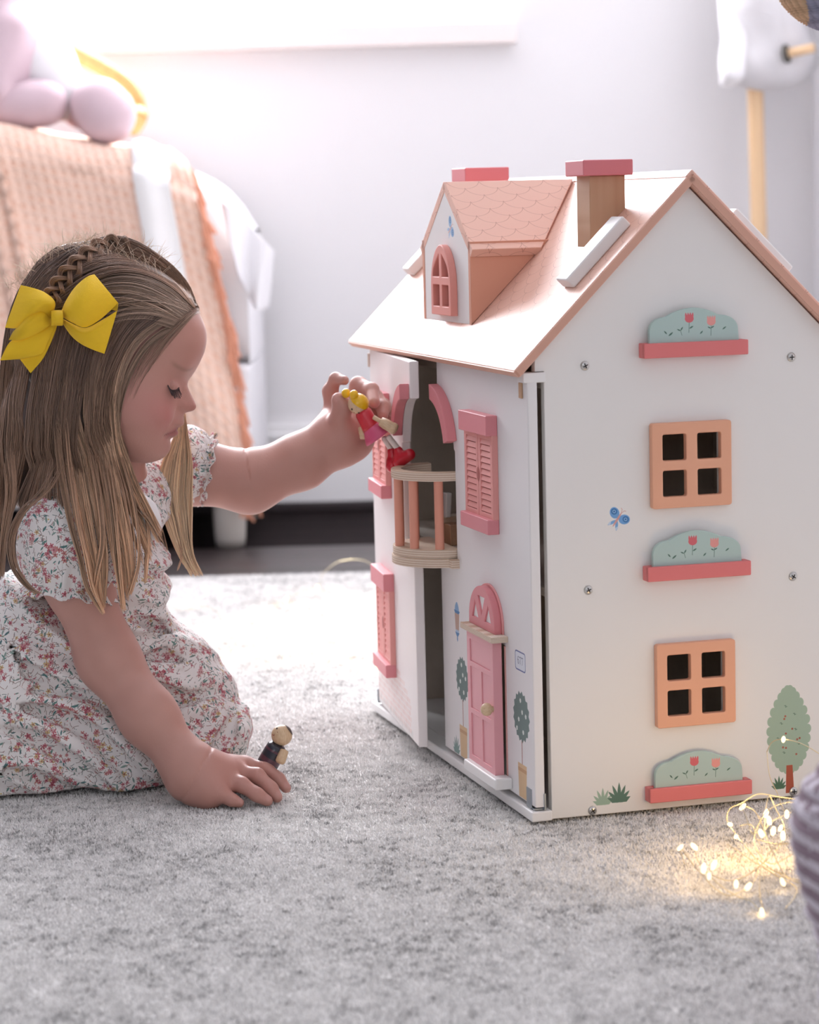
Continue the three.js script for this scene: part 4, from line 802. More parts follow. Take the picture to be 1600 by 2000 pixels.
const RIDGES = [[[-10, 1352], [75, 1362], [131, 1378], [195, 1408], [244, 1460], [300, 1518]], [[40, 1338], [112, 1322], [160, 1330], [190, 1352]], [[-10, 1398], [75, 1415], [150, 1460], [222, 1512]], [[262, 1271], [319, 1258], [362, 1272], [385, 1300]], [[262, 1300], [319, 1334], [362, 1346], [420, 1330]], [[-10, 1478], [80, 1492], [160, 1530]], [[330, 1420], [372, 1388], [430, 1378]], [[250, 1190], [300, 1200], [340, 1230]], [[300, 1130], [262, 1150], [232, 1200]], [[20, 1240], [60, 1290], [130, 1310]], [[430, 1470], [462, 1430], [478, 1385]], [[300, 1500], [350, 1470], [400, 1480]]];
const VALLEYS = [[[-10, 1376], [75, 1388], [128, 1404], [186, 1434], [236, 1486], [284, 1530]], [[50, 1352], [112, 1344], [158, 1352]], [[-10, 1424], [72, 1442], [142, 1488], [205, 1530]], [[268, 1288], [319, 1280], [352, 1292]], [[268, 1322], [322, 1354], [366, 1366], [410, 1352]], [[-10, 1502], [75, 1516], [140, 1546]], [[262, 1208], [300, 1220], [334, 1248]], [[24, 1264], [60, 1312], [120, 1330]], [[412, 1470], [444, 1432], [460, 1390]]];
const valleys = VALLEYS.map((R) => { const P = R.map(([x, y]) => surfAt(x, y, dressBase).addScaledVector(camB, 0.001)); return P.slice(1).map((q, i) => bone(P[i], q, i ? 0.0085 : 0.003, i < P.length - 2 ? 0.0085 : 0.003)); }).flat();
const ridges = RIDGES
  .map((R) => { const P = R.map(([x, y]) => surfAt(x, y, dressBase).addScaledVector(camB, -0.003)); return P.slice(1).map((q, i) => bone(P[i], q, i ? 0.0125 : 0.005, i < P.length - 2 ? 0.0125 : 0.005)); }).flat();
const dressField = (x, y, z) => {
  let d = dressBase(x, y, z);
  if (d > 0.03 || d < -0.03) return d;
  const low = sstep(0.34, 0.22, y), s1 = x * dirs.x + y * dirs.y, s2 = x * 0.5 + y * 0.85;
  const f1 = N3(s1 * 7, s2 * 34, z * 9), f2 = N3(s1 * 14 + 3, s2 * 52, z * 14 + 5), f3 = N3(x * 22, y * 9, z * 22 + 7);
  d -= low * (0.0125 * (0.3 - Math.abs(f1)) * 2 * sstep(-0.19, -0.24, x) + 0.0045 * (0.3 - Math.abs(f2)) * 2) + (1 - low) * 0.0035 * f3 * 2;
  let r = 1; for (const f of ridges) r = Math.min(r, f(x, y, z));
  d = smin(d, r, 0.009);
  let v = 1; for (const f of valleys) v = Math.min(v, f(x, y, z));
  d = -smin(-d, v, 0.007);
  return Math.max(d, 0.0015 - y);
};
const dGeo = nets(dressField, A(-75, 1590, 2.70).add(V(0, -0.02, 0)), A(520, 905, 2.345), 0.0044);
const dress = part('dress', boxUV(intoGirl(dGeo)), dressMat, girl, 'white cotton dress with a small pink and green floral print');
// puff sleeves: gathered lathes with a frilled hem
function puff(top, hem, axisR, hemR, name, seedQ, sq = 1) {
  const ax = hem.clone().sub(top), L = ax.length(), dir = ax.normalize(), s1 = camB.clone().addScaledVector(dir, -camB.dot(dir)).normalize(), s2 = s1.clone().cross(dir);
  const prof = lut([[0, 0.30], [0.08, 0.62], [0.25, 0.93], [0.5, 1.03], [0.72, 0.98], [0.86, 0.84], [0.9, 0.8], [0.94, 0.86], [1, 0.98]]);
  const ni = 44, nj = 120;
  const g = sheet((i, j) => {
    const a = j * PI2, fr = sstep(0.86, 1, i), ga = 0.055 * Math.sin(a * 17 + seedQ) * (sstep(0.6, 0.9, i) + sstep(0.3, 0.05, i) * 0.7) + 0.05 * N3(Math.cos(a) * 2 + seedQ, Math.sin(a) * 2, i * 3);
    const r = prof(i) * (1 + ga) * lerp(axisR, axisR * 0.92, i), t = i * L + fr * 0.0022 * Math.sin(a * 11 + seedQ);
    return top.clone().addScaledVector(dir, t).addScaledVector(s1, Math.cos(a) * r * sq).addScaledVector(s2, Math.sin(a) * r);
  }, ni, nj, 1, 1);
  return part(name, boxUV(intoGirl(thick(g, ni, nj, 0.0012))), dressMat, girl);
}
puff(A(150, 955, 2.42), A(130, 1172, 2.40), 0.0535, 0.04, 'puff_sleeve', 1.2, 0.96);
puff(A(318, 900, 2.545), A(406, 918, 2.552), 0.0415, 0.03, 'puff_sleeve', 4.1);
// round white collar
{
  const pts = [[236, 948], [262, 975], [292, 985], [309, 1003], [313, 1035], [300, 1068], [281, 1072], [270, 1052], [262, 1020], [246, 985]];
  const inner = [[232, 948], [246, 968], [256, 990], [262, 1010]], outer = [[262, 955], [306, 988], [314, 1035], [283, 1073]];
  const ci = new THREE.CatmullRomCurve3(inner.map(([x, y]) => A(x, y, 2.405))), co = new THREE.CatmullRomCurve3(outer.map(([x, y], i) => A(x, y, [2.425, 2.41, 2.40, 2.39][i])));
  const g = sheet((i, j) => ci.getPoint(i).lerp(co.getPoint(i), j).addScaledVector(camB, 0.012 * Math.sin(j * Math.PI) * 0.6 + 0.004), 24, 12, 0.1, 0.05);
  part('collar', intoGirl(thick(g, 24, 12, 0.0014)), phys({ color: C('#f4f1ef'), roughness: 0.85, bumpMap: weave, bumpScale: 0.0002 }), girl, 'rounded white collar');
}
// ── hair: a cap on the scalp, the mass behind, and strands laid along traced guides ──
const hair = { pos: [], nor: [], col: [], idx: [] };
function strand(pts, r0, r1, c0, c1) {
  const S = 3, n = pts.length, base = hair.pos.length / 3, T = V(), X = V(), Y = V();
  for (let i = 0; i < n; i++) {
    T.subVectors(pts[Math.min(n - 1, i + 1)], pts[Math.max(0, i - 1)]).normalize();
    X.crossVectors(T, Math.abs(T.z) < 0.9 ? camB : camR).normalize(); Y.crossVectors(T, X);
    const t = i / (n - 1), r = lerp(r0, r1, t * t) * (t > 0.97 ? 0.4 : 1) * (0.35 + 0.65 * Math.min(1, t * 6)), k = t ** 1.15;
    for (let s = 0; s < S; s++) {
      const a = (s / S) * PI2, cx = Math.cos(a), sy = Math.sin(a), nx = X.x * cx + Y.x * sy, ny = X.y * cx + Y.y * sy, nz = X.z * cx + Y.z * sy;
      hair.pos.push(pts[i].x + nx * r, pts[i].y + ny * r, pts[i].z + nz * r); hair.nor.push(nx, ny, nz);
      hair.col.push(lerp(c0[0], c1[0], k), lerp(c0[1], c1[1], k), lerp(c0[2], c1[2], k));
    }
    if (i) for (let s = 0; s < S; s++) { const a = base + (i - 1) * S + s, b = base + (i - 1) * S + (s + 1) % S; hair.idx.push(a, b, a + S, b, b + S, a + S); }
  }
}
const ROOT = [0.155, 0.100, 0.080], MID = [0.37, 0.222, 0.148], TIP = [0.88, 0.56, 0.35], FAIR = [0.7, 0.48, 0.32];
const tone = (c, q) => c.map((x) => x * q);
// guide = [[px, py, depth or undefined (on the head)], ...]; strands run between guides A and B
function guideCurve(G) { return new THREE.CatmullRomCurve3(G.map(([x, y, d]) => V(x, y, d ?? -1))); }
function sheaf(GA, GB, n, { steps = 15, lift = [7, 13], wob = 5, r = 0.0004, c0 = ROOT, c1 = MID, side = 1, t0 = 0, endJit = 0.12, zj = 0.004, clump = 0.75 } = {}) {
  const ra = GA.map((p) => V(p[0], p[1], 0)), rb = GB.map((p) => V(p[0], p[1], 0)), ca = new THREE.CatmullRomCurve3(ra), cb = new THREE.CatmullRomCurve3(rb);
  const dA = GA.map((p) => p[2]), dB = GB.map((p) => p[2]);
  const depthAt = (D, t) => { const q = t * (D.length - 1), i = Math.min(D.length - 2, Math.floor(q)), k = q - i, a = D[i], b = D[i + 1]; return [a, b, k]; };
  const clumps = [...Array(Math.max(3, Math.round(n / 17)))].map(() => [rnd(), rnd() * 100, rr(0.62, 1.45)]);
  for (let k = 0; k < n; k++) {
    const tS = t0 * rnd(), cl = clumps[k % clumps.length], s0 = clump ? clamp(cl[0] + rr(-0.09, 0.09), 0, 1) : rnd(), l = rr(...lift), ph = cl[1] + rr(0, 0.5), q = cl[2] * rr(0.8, 1.25), zo = rr(-zj, zj), tEnd = Math.max(tS + 0.2, 1 - endJit * rnd() * rnd() * 2.2), pts = [];
    for (let i = 0; i < steps; i++) {
      const t = lerp(tS, tEnd, i / (steps - 1)), s = lerp(s0, cl[0], clump * t), pa = ca.getPoint(t), pb = cb.getPoint(t), w = wob * (0.25 + t);
      const x = lerp(pa.x, pb.x, s) + w * N3(ph, t * 2.2, 1.5), y = lerp(pa.y, pb.y, s) + w * 0.6 * N3(ph, t * 2.2, 8.5);
      const z = (D) => { const [a, b, kk] = depthAt(D, t); const surf = (d) => (d === undefined ? null : at(x, y, d)); const A0 = surf(a), B0 = surf(b), hs = A0 && B0 ? null : headSurf(x, y, l, side); const P = A0 ?? hs, Q = B0 ?? hs; return P.clone().lerp(Q, kk * kk * (3 - 2 * kk)); };
      pts.push(z(dA).lerp(z(dB), s).addScaledVector(camB, zo * t));
    }
    strand(pts, r * rr(0.8, 1.25), r * 0.55, tone(c0, q), tone(c1, q));
  }
}
// swept back from the brow and over the crown to the bow
const toBow = [[384, 606], [345, 570], [290, 545], [235, 545], [180, 570], [125, 605]];
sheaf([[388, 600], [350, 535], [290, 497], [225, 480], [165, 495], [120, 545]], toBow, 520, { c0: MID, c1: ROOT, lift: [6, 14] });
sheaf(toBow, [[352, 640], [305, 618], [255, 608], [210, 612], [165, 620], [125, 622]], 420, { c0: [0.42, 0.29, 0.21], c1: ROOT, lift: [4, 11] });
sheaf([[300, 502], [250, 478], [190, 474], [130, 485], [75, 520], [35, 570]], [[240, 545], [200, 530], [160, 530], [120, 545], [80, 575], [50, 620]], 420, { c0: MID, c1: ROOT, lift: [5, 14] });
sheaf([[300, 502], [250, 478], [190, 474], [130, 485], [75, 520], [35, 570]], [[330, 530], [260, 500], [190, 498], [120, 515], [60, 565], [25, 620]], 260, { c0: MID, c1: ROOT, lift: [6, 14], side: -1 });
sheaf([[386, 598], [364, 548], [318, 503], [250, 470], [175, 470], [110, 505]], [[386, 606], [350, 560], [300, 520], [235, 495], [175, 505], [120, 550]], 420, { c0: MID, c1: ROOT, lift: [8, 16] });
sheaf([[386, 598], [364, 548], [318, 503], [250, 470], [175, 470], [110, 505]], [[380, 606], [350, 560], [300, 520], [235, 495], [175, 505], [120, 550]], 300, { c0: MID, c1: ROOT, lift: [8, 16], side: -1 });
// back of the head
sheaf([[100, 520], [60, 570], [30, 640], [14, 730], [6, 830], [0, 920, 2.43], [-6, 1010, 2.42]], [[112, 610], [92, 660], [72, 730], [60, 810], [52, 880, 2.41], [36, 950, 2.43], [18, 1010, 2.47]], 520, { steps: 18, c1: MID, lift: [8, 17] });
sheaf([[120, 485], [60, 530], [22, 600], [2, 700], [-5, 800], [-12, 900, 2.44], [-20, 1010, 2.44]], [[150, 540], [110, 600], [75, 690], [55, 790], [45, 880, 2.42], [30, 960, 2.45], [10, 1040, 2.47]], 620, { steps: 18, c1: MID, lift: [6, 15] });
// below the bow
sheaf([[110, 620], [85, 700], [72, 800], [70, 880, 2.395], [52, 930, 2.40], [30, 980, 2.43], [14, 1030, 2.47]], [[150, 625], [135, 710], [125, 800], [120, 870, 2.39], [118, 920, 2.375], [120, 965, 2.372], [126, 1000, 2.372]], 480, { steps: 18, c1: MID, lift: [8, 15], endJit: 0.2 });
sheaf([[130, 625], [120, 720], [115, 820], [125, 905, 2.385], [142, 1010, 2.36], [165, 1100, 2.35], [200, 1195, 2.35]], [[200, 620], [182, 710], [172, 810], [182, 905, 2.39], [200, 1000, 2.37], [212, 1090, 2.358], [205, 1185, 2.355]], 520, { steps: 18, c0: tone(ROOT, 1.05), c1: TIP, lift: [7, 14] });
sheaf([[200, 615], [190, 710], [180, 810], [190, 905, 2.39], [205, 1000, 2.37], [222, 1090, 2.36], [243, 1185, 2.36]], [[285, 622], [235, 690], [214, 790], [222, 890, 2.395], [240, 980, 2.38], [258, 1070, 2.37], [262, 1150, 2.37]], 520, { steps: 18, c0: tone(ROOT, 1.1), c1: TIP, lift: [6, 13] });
// temple and the hair in front of the ear
sheaf([[255, 640], [222, 700], [206, 790], [214, 890, 2.395], [236, 990, 2.385], [262, 1060, 2.378], [285, 1120, 2.378]], [[352, 632], [292, 672], [257, 745], [246, 835], [258, 915, 2.405], [290, 985, 2.395], [318, 1040, 2.392]], 430, { steps: 18, c0: [0.34, 0.235, 0.175], c1: TIP, lift: [3, 10], r: 0.00036 });
sheaf([[388, 604], [345, 612], [295, 640], [258, 700], [236, 780], [236, 850, 2.42], [250, 920, 2.405]], [[338, 662], [304, 690], [275, 735], [254, 795], [246, 850], [252, 900, 2.41], [262, 950, 2.40]], 260, { steps: 16, c0: [0.42, 0.29, 0.215], c1: MID, lift: [2, 8], r: 0.00032 });
sheaf([[384, 606], [340, 590], [285, 585], [235, 596], [190, 606], [140, 618]], [[345, 650], [298, 640], [255, 645], [220, 655], [185, 650], [140, 635]], 420, { c0: [0.36, 0.25, 0.185], c1: ROOT, lift: [4, 11] });
sheaf([[235, 612], [205, 690], [185, 780], [184, 860], [190, 920, 2.39]], [[330, 630], [285, 665], [245, 730], [228, 810], [232, 890, 2.40]], 420, { steps: 14, c0: ROOT, c1: MID, lift: [6, 13] });
sheaf([[110, 640], [85, 720], [70, 800], [66, 870], [60, 930, 2.40]], [[215, 640], [195, 720], [178, 800], [172, 870], [168, 940, 2.385]], 520, { steps: 14, c0: ROOT, c1: tone(MID, 0.8), lift: [9, 17] });
sheaf([[388, 602], [338, 650], [300, 690], [272, 740], [252, 800]], [[391, 612], [364, 650], [334, 690], [303, 735], [276, 790]], 80, { steps: 12, c0: [0.44, 0.30, 0.22], c1: [0.40, 0.26, 0.19], lift: [1, 5], r: 0.00019, wob: 14, endJit: 0.5, clump: 0 });
// single locks traced in the photograph
const lock = (P, w, n, o = {}) => sheaf(P.map(([x, y, d], i) => [x - w[Math.min(i, w.length - 1)], y, d]), P.map(([x, y, d], i) => [x + w[Math.min(i, w.length - 1)], y, d]), n, { steps: 18, wob: 4, c0: MID, c1: TIP, zj: 0.005, t0: 0.42, endJit: 0.2, ...o });
lock([[120, 900, 2.37], [88, 958, 2.36], [44, 1000, 2.352], [22, 1055, 2.348], [28, 1108, 2.345], [54, 1145, 2.343], [78, 1160, 2.342]], [14, 11, 9, 8, 7, 6, 5], 110, { c1: [0.45, 0.28, 0.19] });
lock([[118, 820, 2.38], [128, 921, 2.37], [145, 1022, 2.35], [162, 1090, 2.343], [176, 1150, 2.342], [202, 1200, 2.345]], [16, 15, 12, 10, 8, 4], 150);
lock([[169, 854, 2.385], [189, 955, 2.37], [199, 1056, 2.355], [186, 1130, 2.35], [182, 1165, 2.35]], [12, 11, 9, 7, 4], 110);
lock([[202, 887, 2.385], [219, 989, 2.37], [229, 1090, 2.358], [243, 1195, 2.355]], [13, 11, 9, 4], 130);
lock([[229, 887, 2.39], [256, 989, 2.38], [267, 1090, 2.37], [250, 1165, 2.365]], [12, 11, 8, 4], 120);
lock([[250, 915, 2.40], [275, 982, 2.395], [288, 1060, 2.385], [284, 1140, 2.375]], [9, 8, 6, 3], 80);
lock([[236, 900, 2.395], [262, 985, 2.385], [290, 1020, 2.385], [312, 1060, 2.385]], [6, 6, 6, 8], 50);
lock([[10, 880, 2.40], [18, 960, 2.385], [6, 1050, 2.38], [2, 1130, 2.378]], [18, 14, 9, 6], 120, { c1: [0.42, 0.27, 0.185] });
// far side, seen under the chin; backlight put into the bright lock's colour
lock([[352, 790, 2.505], [354, 850, 2.503], [345, 905, 2.502], [340, 965, 2.50], [350, 1030, 2.497], [364, 1085, 2.494], [384, 1126, 2.49]], [8, 14, 30, 34, 25, 16, 15], 560, { c0: [0.72, 0.50, 0.31], c1: [0.98, 0.74, 0.50], wob: 6, t0: 0.3 });

lock([[300, 960, 2.5], [318, 1040, 2.495], [325, 1090, 2.49], [318, 1118, 2.49]], [24, 30, 30, 28], 70, { c0: MID, c1: FAIR, r: 0.00022, wob: 14 });
// flyaway hairs, window backlight put into their pale colour
for (let i = 0; i < 600; i++) {
  const t = rnd(), side = rnd() < 0.5 ? 1 : -1, px = lerp(20, 330, t) + rr(-10, 10), top = 470 + ((px - 195) / 165) ** 2 * 75 + rr(0, 40), p = headSurf(px, top, 10, side), dir = rr(-2.6, -0.6), L = rr(16, 60) * HK, b = rr(-0.6, 0.6);
  const pts = []; for (let k = 0; k < 7; k++) { const q = k / 6, a = dir + b * q; pts.push(p.clone().addScaledVector(camR, Math.cos(a) * L * q).addScaledVector(camD, Math.sin(a) * L * q * 0.75)); }
  strand(pts, 0.00022, 0.00014, FAIR, [0.95, 0.82, 0.66]);
}
for (let i = 0; i < 60; i++) { const px = rr(330, 392), k = (px - 330) / 62, p = headSurf(px, lerp(545, 612, k) + rr(-6, 10), 5), pts = []; const a = rr(2.2, 3.4), L = rr(20, 60) * HK; for (let q = 0; q < 6; q++) pts.push(p.clone().addScaledVector(camR, Math.cos(a) * L * q / 5 * 0.8).addScaledVector(camD, (-Math.sin(a) * 0.2 + 0.10 * q / 5) * L * q / 5).addScaledVector(camB, 0.002)); strand(pts, 0.0002, 0.00012, MID, FAIR); }
// plait from the crown to the bow
{
  const path = new THREE.CatmullRomCurve3([[262, 492], [226, 484], [192, 504], [160, 538], [132, 572], [118, 602]].map(([x, y]) => headSurf(x, y, 10)));
  for (let s = 0; s < 3; s++) for (let n = 0; n < 110; n++) {
    const ph = (s / 3) * PI2, pts = [], ox = rr(-0.003, 0.003), oy = rr(-0.003, 0.003);
    for (let i = 0; i <= 44; i++) { const t = i / 44, a = t * 4.6 * PI2 * 0.62 + ph, p = path.getPoint(t), T = path.getTangent(t), X = T.clone().cross(camB).normalize(); pts.push(p.addScaledVector(X, 0.0078 * Math.sin(a) + ox).addScaledVector(camB, 0.0036 * Math.sin(2 * a) + oy + 0.003)); }
    const q = rr(0.85, 1.3); strand(pts, 0.0004, 0.0004, tone(MID, q), tone(MID, q * 0.9));
  }
}
{
  const g = new THREE.BufferGeometry(); g.setAttribute('position', new THREE.Float32BufferAttribute(hair.pos, 3)); g.setAttribute('normal', new THREE.Float32BufferAttribute(hair.nor, 3)); g.setAttribute('color', new THREE.Float32BufferAttribute(hair.col, 3)); g.setIndex(hair.idx);
  const mass = nets(blend([bone(A(140, 640, 2.485), A(110, 860, 2.475), 0.045, 0.028), bone(A(112, 670, 2.5), A(60, 950, 2.487), 0.034, 0.024), bone(A(90, 860, 2.47), A(50, 985, 2.44), 0.026, 0.008), bone(A(180, 700, 2.44), A(165, 900, 2.43), 0.026, 0.018), bone(A(165, 900, 2.43), A(190, 1020, 2.395), 0.016, 0.006), bone(A(215, 790, 2.44), A(232, 930, 2.425), 0.011, 0.006), bone(A(318, 900, 2.53), A(345, 1010, 2.51), 0.012, 0.006)], 0.02), A(-60, 1060, 2.56), A(380, 560, 2.34), 0.005);
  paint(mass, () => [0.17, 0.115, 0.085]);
  const cap = headGeo(5, true);
  const hairMat = phys({ vertexColors: true, roughness: 0.48, ior: 1.5, sheen: 0.3, sheenRoughness: 0.4, sheenColor: C('#e8c9a2') });
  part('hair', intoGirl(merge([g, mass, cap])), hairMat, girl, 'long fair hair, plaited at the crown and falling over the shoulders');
}
// ── yellow ribbon bow ──
{
  const ribTex = dataTexture(128, (u, v) => { const q = 128 + 110 * Math.sin(v * PI2 * 32); return [q, q, q]; }, false); ribTex.repeat.set(1, 1.6);
  const rib = phys({ color: C('#ffd01c'), roughness: 0.62, bumpMap: ribTex, bumpScale: 0.0002, sheen: 0.3, sheenColor: C('#fff0a0') });
  const bow = group('hair_bow', girl); bow.userData.label = 'yellow grosgrain ribbon bow';
  const d0 = 2.378;
  const ribbon = (name, top, bottom, bulge, dz, zEnd = 0) => {
    const ca = new THREE.CatmullRomCurve3(top.map(([x, y]) => V(x, y, 0))), cb = new THREE.CatmullRomCurve3(bottom.map(([x, y]) => V(x, y, 0)));
    const g = sheet((i, j) => { const p = ca.getPoint(i).lerp(cb.getPoint(i), j), h = Math.sin(Math.PI * j) * bulge * Math.sin(Math.PI * Math.min(1, i * 0.85 + 0.08)) + Math.sin(i * Math.PI) * dz + zEnd * i + 0.0012 * Math.sin(j * 9) * (1 - i) * sstep(0, 0.2, i); return at(p.x, p.y, d0 - h); }, 26, 16, 1, 1);
    part(name, intoGirl(thick(g, 26, 16, 0.0007)), rib, bow);
  };
  ribbon('tail', [[98, 628], [72, 640], [45, 655], [20, 668], [0, 704]], [[108, 632], [100, 655], [92, 670], [82, 690], [80, 695]].map((p, i) => (i === 4 ? [40, 701] : p)), 0.004, 0.004, 0.006);
  ribbon('tail', [[100, 630], [82, 655], [62, 675], [50, 690], [38, 700]], [[112, 634], [106, 652], [96, 676], [84, 700], [60, 729]], 0.003, 0.002, 0.002);
  ribbon('loop', [[104, 612], [107, 590], [88, 572], [62, 562], [41, 557]], [[98, 622], [80, 610], [58, 620], [36, 640], [10, 640]], 0.009, 0.008, 0.001);
  ribbon('loop', [[98, 618], [82, 606], [58, 616], [38, 636], [26, 648]], [[104, 630], [88, 642], [62, 656], [38, 664], [17, 664]], 0.003, 0.007, 0.009);
  ribbon('loop', [[119, 612], [128, 590], [148, 560], [172, 540], [184, 536]], [[121, 618], [142, 630], [165, 639], [192, 626], [231, 592]], 0.013, 0.009, 0.002);
  ribbon('loop', [[121, 622], [142, 633], [166, 641], [195, 628], [229, 607]], [[123, 632], [140, 656], [158, 671], [180, 682], [204, 691]], 0.007, 0.004, 0.004);
  ribbon('loop', [[216, 600], [222, 598], [226, 596], [229, 594], [231, 592]], [[216, 604], [220, 605], [224, 606], [227, 607], [229, 607]], 0.001, 0.0, 0.004);
  const kn = sheet((i, j) => { const a = lerp(-0.45, 1.45, j) * Math.PI * 0.62 - 0.3; const x = lerp(99, 122, i) + 1.5 * Math.sin(j * 3), y = 621 - 14.5 * Math.cos(lerp(0.02, 0.98, j) * Math.PI); return at(x, y, d0 - 0.004 - 0.009 * Math.sin(lerp(0.02, 0.98, j) * Math.PI) - 0.0012 * Math.sin(i * Math.PI)); }, 12, 18, 1, 1);
  part('knot', intoGirl(thick(kn, 12, 18, 0.0008)), rib, bow);
}
// ───────────── the two wooden dolls ─────────────
const woodSkin = phys({ map: maple, roughness: 0.4 }), paintOf = (hex, rough = 0.3) => phys({ color: C(hex), roughness: rough, clearcoat: 0.3, clearcoatRoughness: 0.3 });
const mk = (o) => (name, geos, mat, label, parent = o) => part(name, (Array.isArray(geos) ? merge(geos) : geos).translate(-o.position.x, -o.position.y, -o.position.z), mat, parent, label);
{
  const dd = 2.535, o = thing('peg_doll', 'wooden girl doll with yellow buns and red dress held in the raised hand', 'doll', A(720, 830, dd)), P = mk(o);
  const hc = A(700, 789, dd), hr = 20.5 * dd / FOCAL, face = camD.clone().multiplyScalar(0.55).addScaledVector(camR, -0.62).addScaledVector(camB, 0.62).normalize();
  // head ball: lower front is bare wood, the rest painted yellow
  const axisUp = A(685, 770, dd).sub(A(700, 789, dd)).normalize();
  const head = P('head', ellipsoid(hc, hr, hr, hr, null, 32), woodSkin, 'bare wood face with dot eyes');
  const cap = new THREE.SphereGeometry(hr * 1.025, 36, 24, 0, PI2, 0, 1.42); const capUp = camD.clone().multiplyScalar(-0.75).addScaledVector(camR, 0.55).addScaledVector(camB, 0.42).normalize(); void axisUp; void face;
  cap.applyQuaternion(new THREE.Quaternion().setFromUnitVectors(V(0, 1, 0), capUp)).translate(hc.x, hc.y, hc.z);
  const yel = paintOf('#f5c11a', 0.22);
  P('hair', [cap], yel, 'painted yellow hair');
  for (const [x, y, q] of [[676, 768, 0.004], [691.5, 771, -0.006]]) P('hair_bun', ellipsoid(A(x, y, dd + q), 0.0047, 0.0049, 0.0047, null, 20), yel);
  const onHead = (px, py) => { const r = ray(px, py), oc = camera.position.clone().sub(hc), a = r.dot(r), b = 2 * oc.dot(r), c = oc.dot(oc) - (hr * 1.0) ** 2, t = (-b - Math.sqrt(Math.max(0, b * b - 4 * a * c))) / (2 * a); return r.clone().multiplyScalar(t).add(camera.position); };
  P('eye_dot', ellipsoid(onHead(687.5, 799), 0.0008, 0.0013, 0.0008, null, 10), std({ color: C('#332a26') }), undefined, head);
  P('eye_dot', ellipsoid(onHead(701, 806), 0.0008, 0.0012, 0.0008, null, 10), std({ color: C('#332a26') }), undefined, head);
  P('mouth', ellipsoid(onHead(692, 806), 0.0007, 0.0005, 0.0006, null, 8), std({ color: C('#b5564c') }), undefined, head);
  const n = A(706, 799, dd), wst = A(727, 838, dd), hemC = A(739, 853, dd);
  P('dress_top', latheAlong(n, wst, [[0.0015, 0], [0.0068, 0.03], [0.0086, 0.2], [0.0088, 0.5], [0.0094, 0.8], [0.0098, 1], [0.001, 1.001]], 28), paintOf('#d8323f', 0.35), 'red painted bodice');
  P('skirt', latheAlong(wst.clone().lerp(n, 0.12), hemC.clone().lerp(wst, -0.12), [[0.0095, 0], [0.0115, 0.3], [0.0145, 0.75], [0.0152, 0.97], [0.014, 1], [0.001, 1.0]], 28), paintOf('#da5a80', 0.4), 'pink skirt');
  const capsule = (a, b, r) => latheAlong(a, b, [[0, 0], [r * 0.7, 0.03], [r, 0.1], [r, 0.9], [r * 0.7, 0.97], [0, 1]], 16);
  const a0 = A(730, 815, dd - 0.008), a1 = A(742, 822, dd - 0.011), a2 = A(776, 841, dd - 0.013);
  const arm = P('arm', [latheAlong(a0, a1, [[0.0024, 0], [0.0024, 1.1]], 12), latheAlong(a1, a2, [[0.0001, 0], [0.0046, 0.04], [0.0055, 0.3], [0.0056, 0.6], [0.0051, 0.63], [0.0059, 0.67], [0.006, 0.84], [0.0046, 0.96], [0, 1]], 22)], woodSkin); void arm;
  const b1 = A(707, 832, dd + 0.004), b2 = A(712, 858, dd + 0.002);
  P('arm', [latheAlong(b1, b2, [[0.0001, 0], [0.0042, 0.06], [0.0046, 0.5], [0.0042, 0.7], [0.0047, 0.75], [0.0042, 0.94], [0, 1]], 18)], woodSkin);
  for (const [x0, y0, x1, y1, bx, by, q] of [[748, 852, 770, 886, 768, 899, 0.006], [757, 850, 783, 884, 792, 894, -0.004]]) {
    P('leg', capsule(A(x0, y0, dd + q), A(x1, y1, dd + q), 0.0030), paintOf('#e9dcd2', 0.5));
    const an = A(x1 - 5, y1 - 4, dd + q), he = A(x1 + (bx < 780 ? -6 : -6), y1 + 20, dd + q), toe = A(bx + (bx < 780 ? -3 : 8), by + (bx < 780 ? 12 : -6), dd + q - 0.006);
    const bf = blend([bone(an, A(x1 - 1, y1 + 12, dd + q), 0.0046, 0.005), bone(A(x1 - 3, y1 + 16, dd + q), toe, 0.0056, 0.0052), bone(he, toe, 0.0042, 0.0045)], 0.005);
    const lo = A(x1 - 40, y1 + 50, dd + q + 0.03), hi = A(x1 + 45, y1 - 30, dd + q - 0.03);
    P('boot', boxUV(nets(bf, V(Math.min(lo.x, hi.x), Math.min(lo.y, hi.y), Math.min(lo.z, hi.z)), V(Math.max(lo.x, hi.x), Math.max(lo.y, hi.y), Math.max(lo.z, hi.z)), 0.0012)), paintOf('#d11f33', 0.28), 'glossy red boot');
  }
}
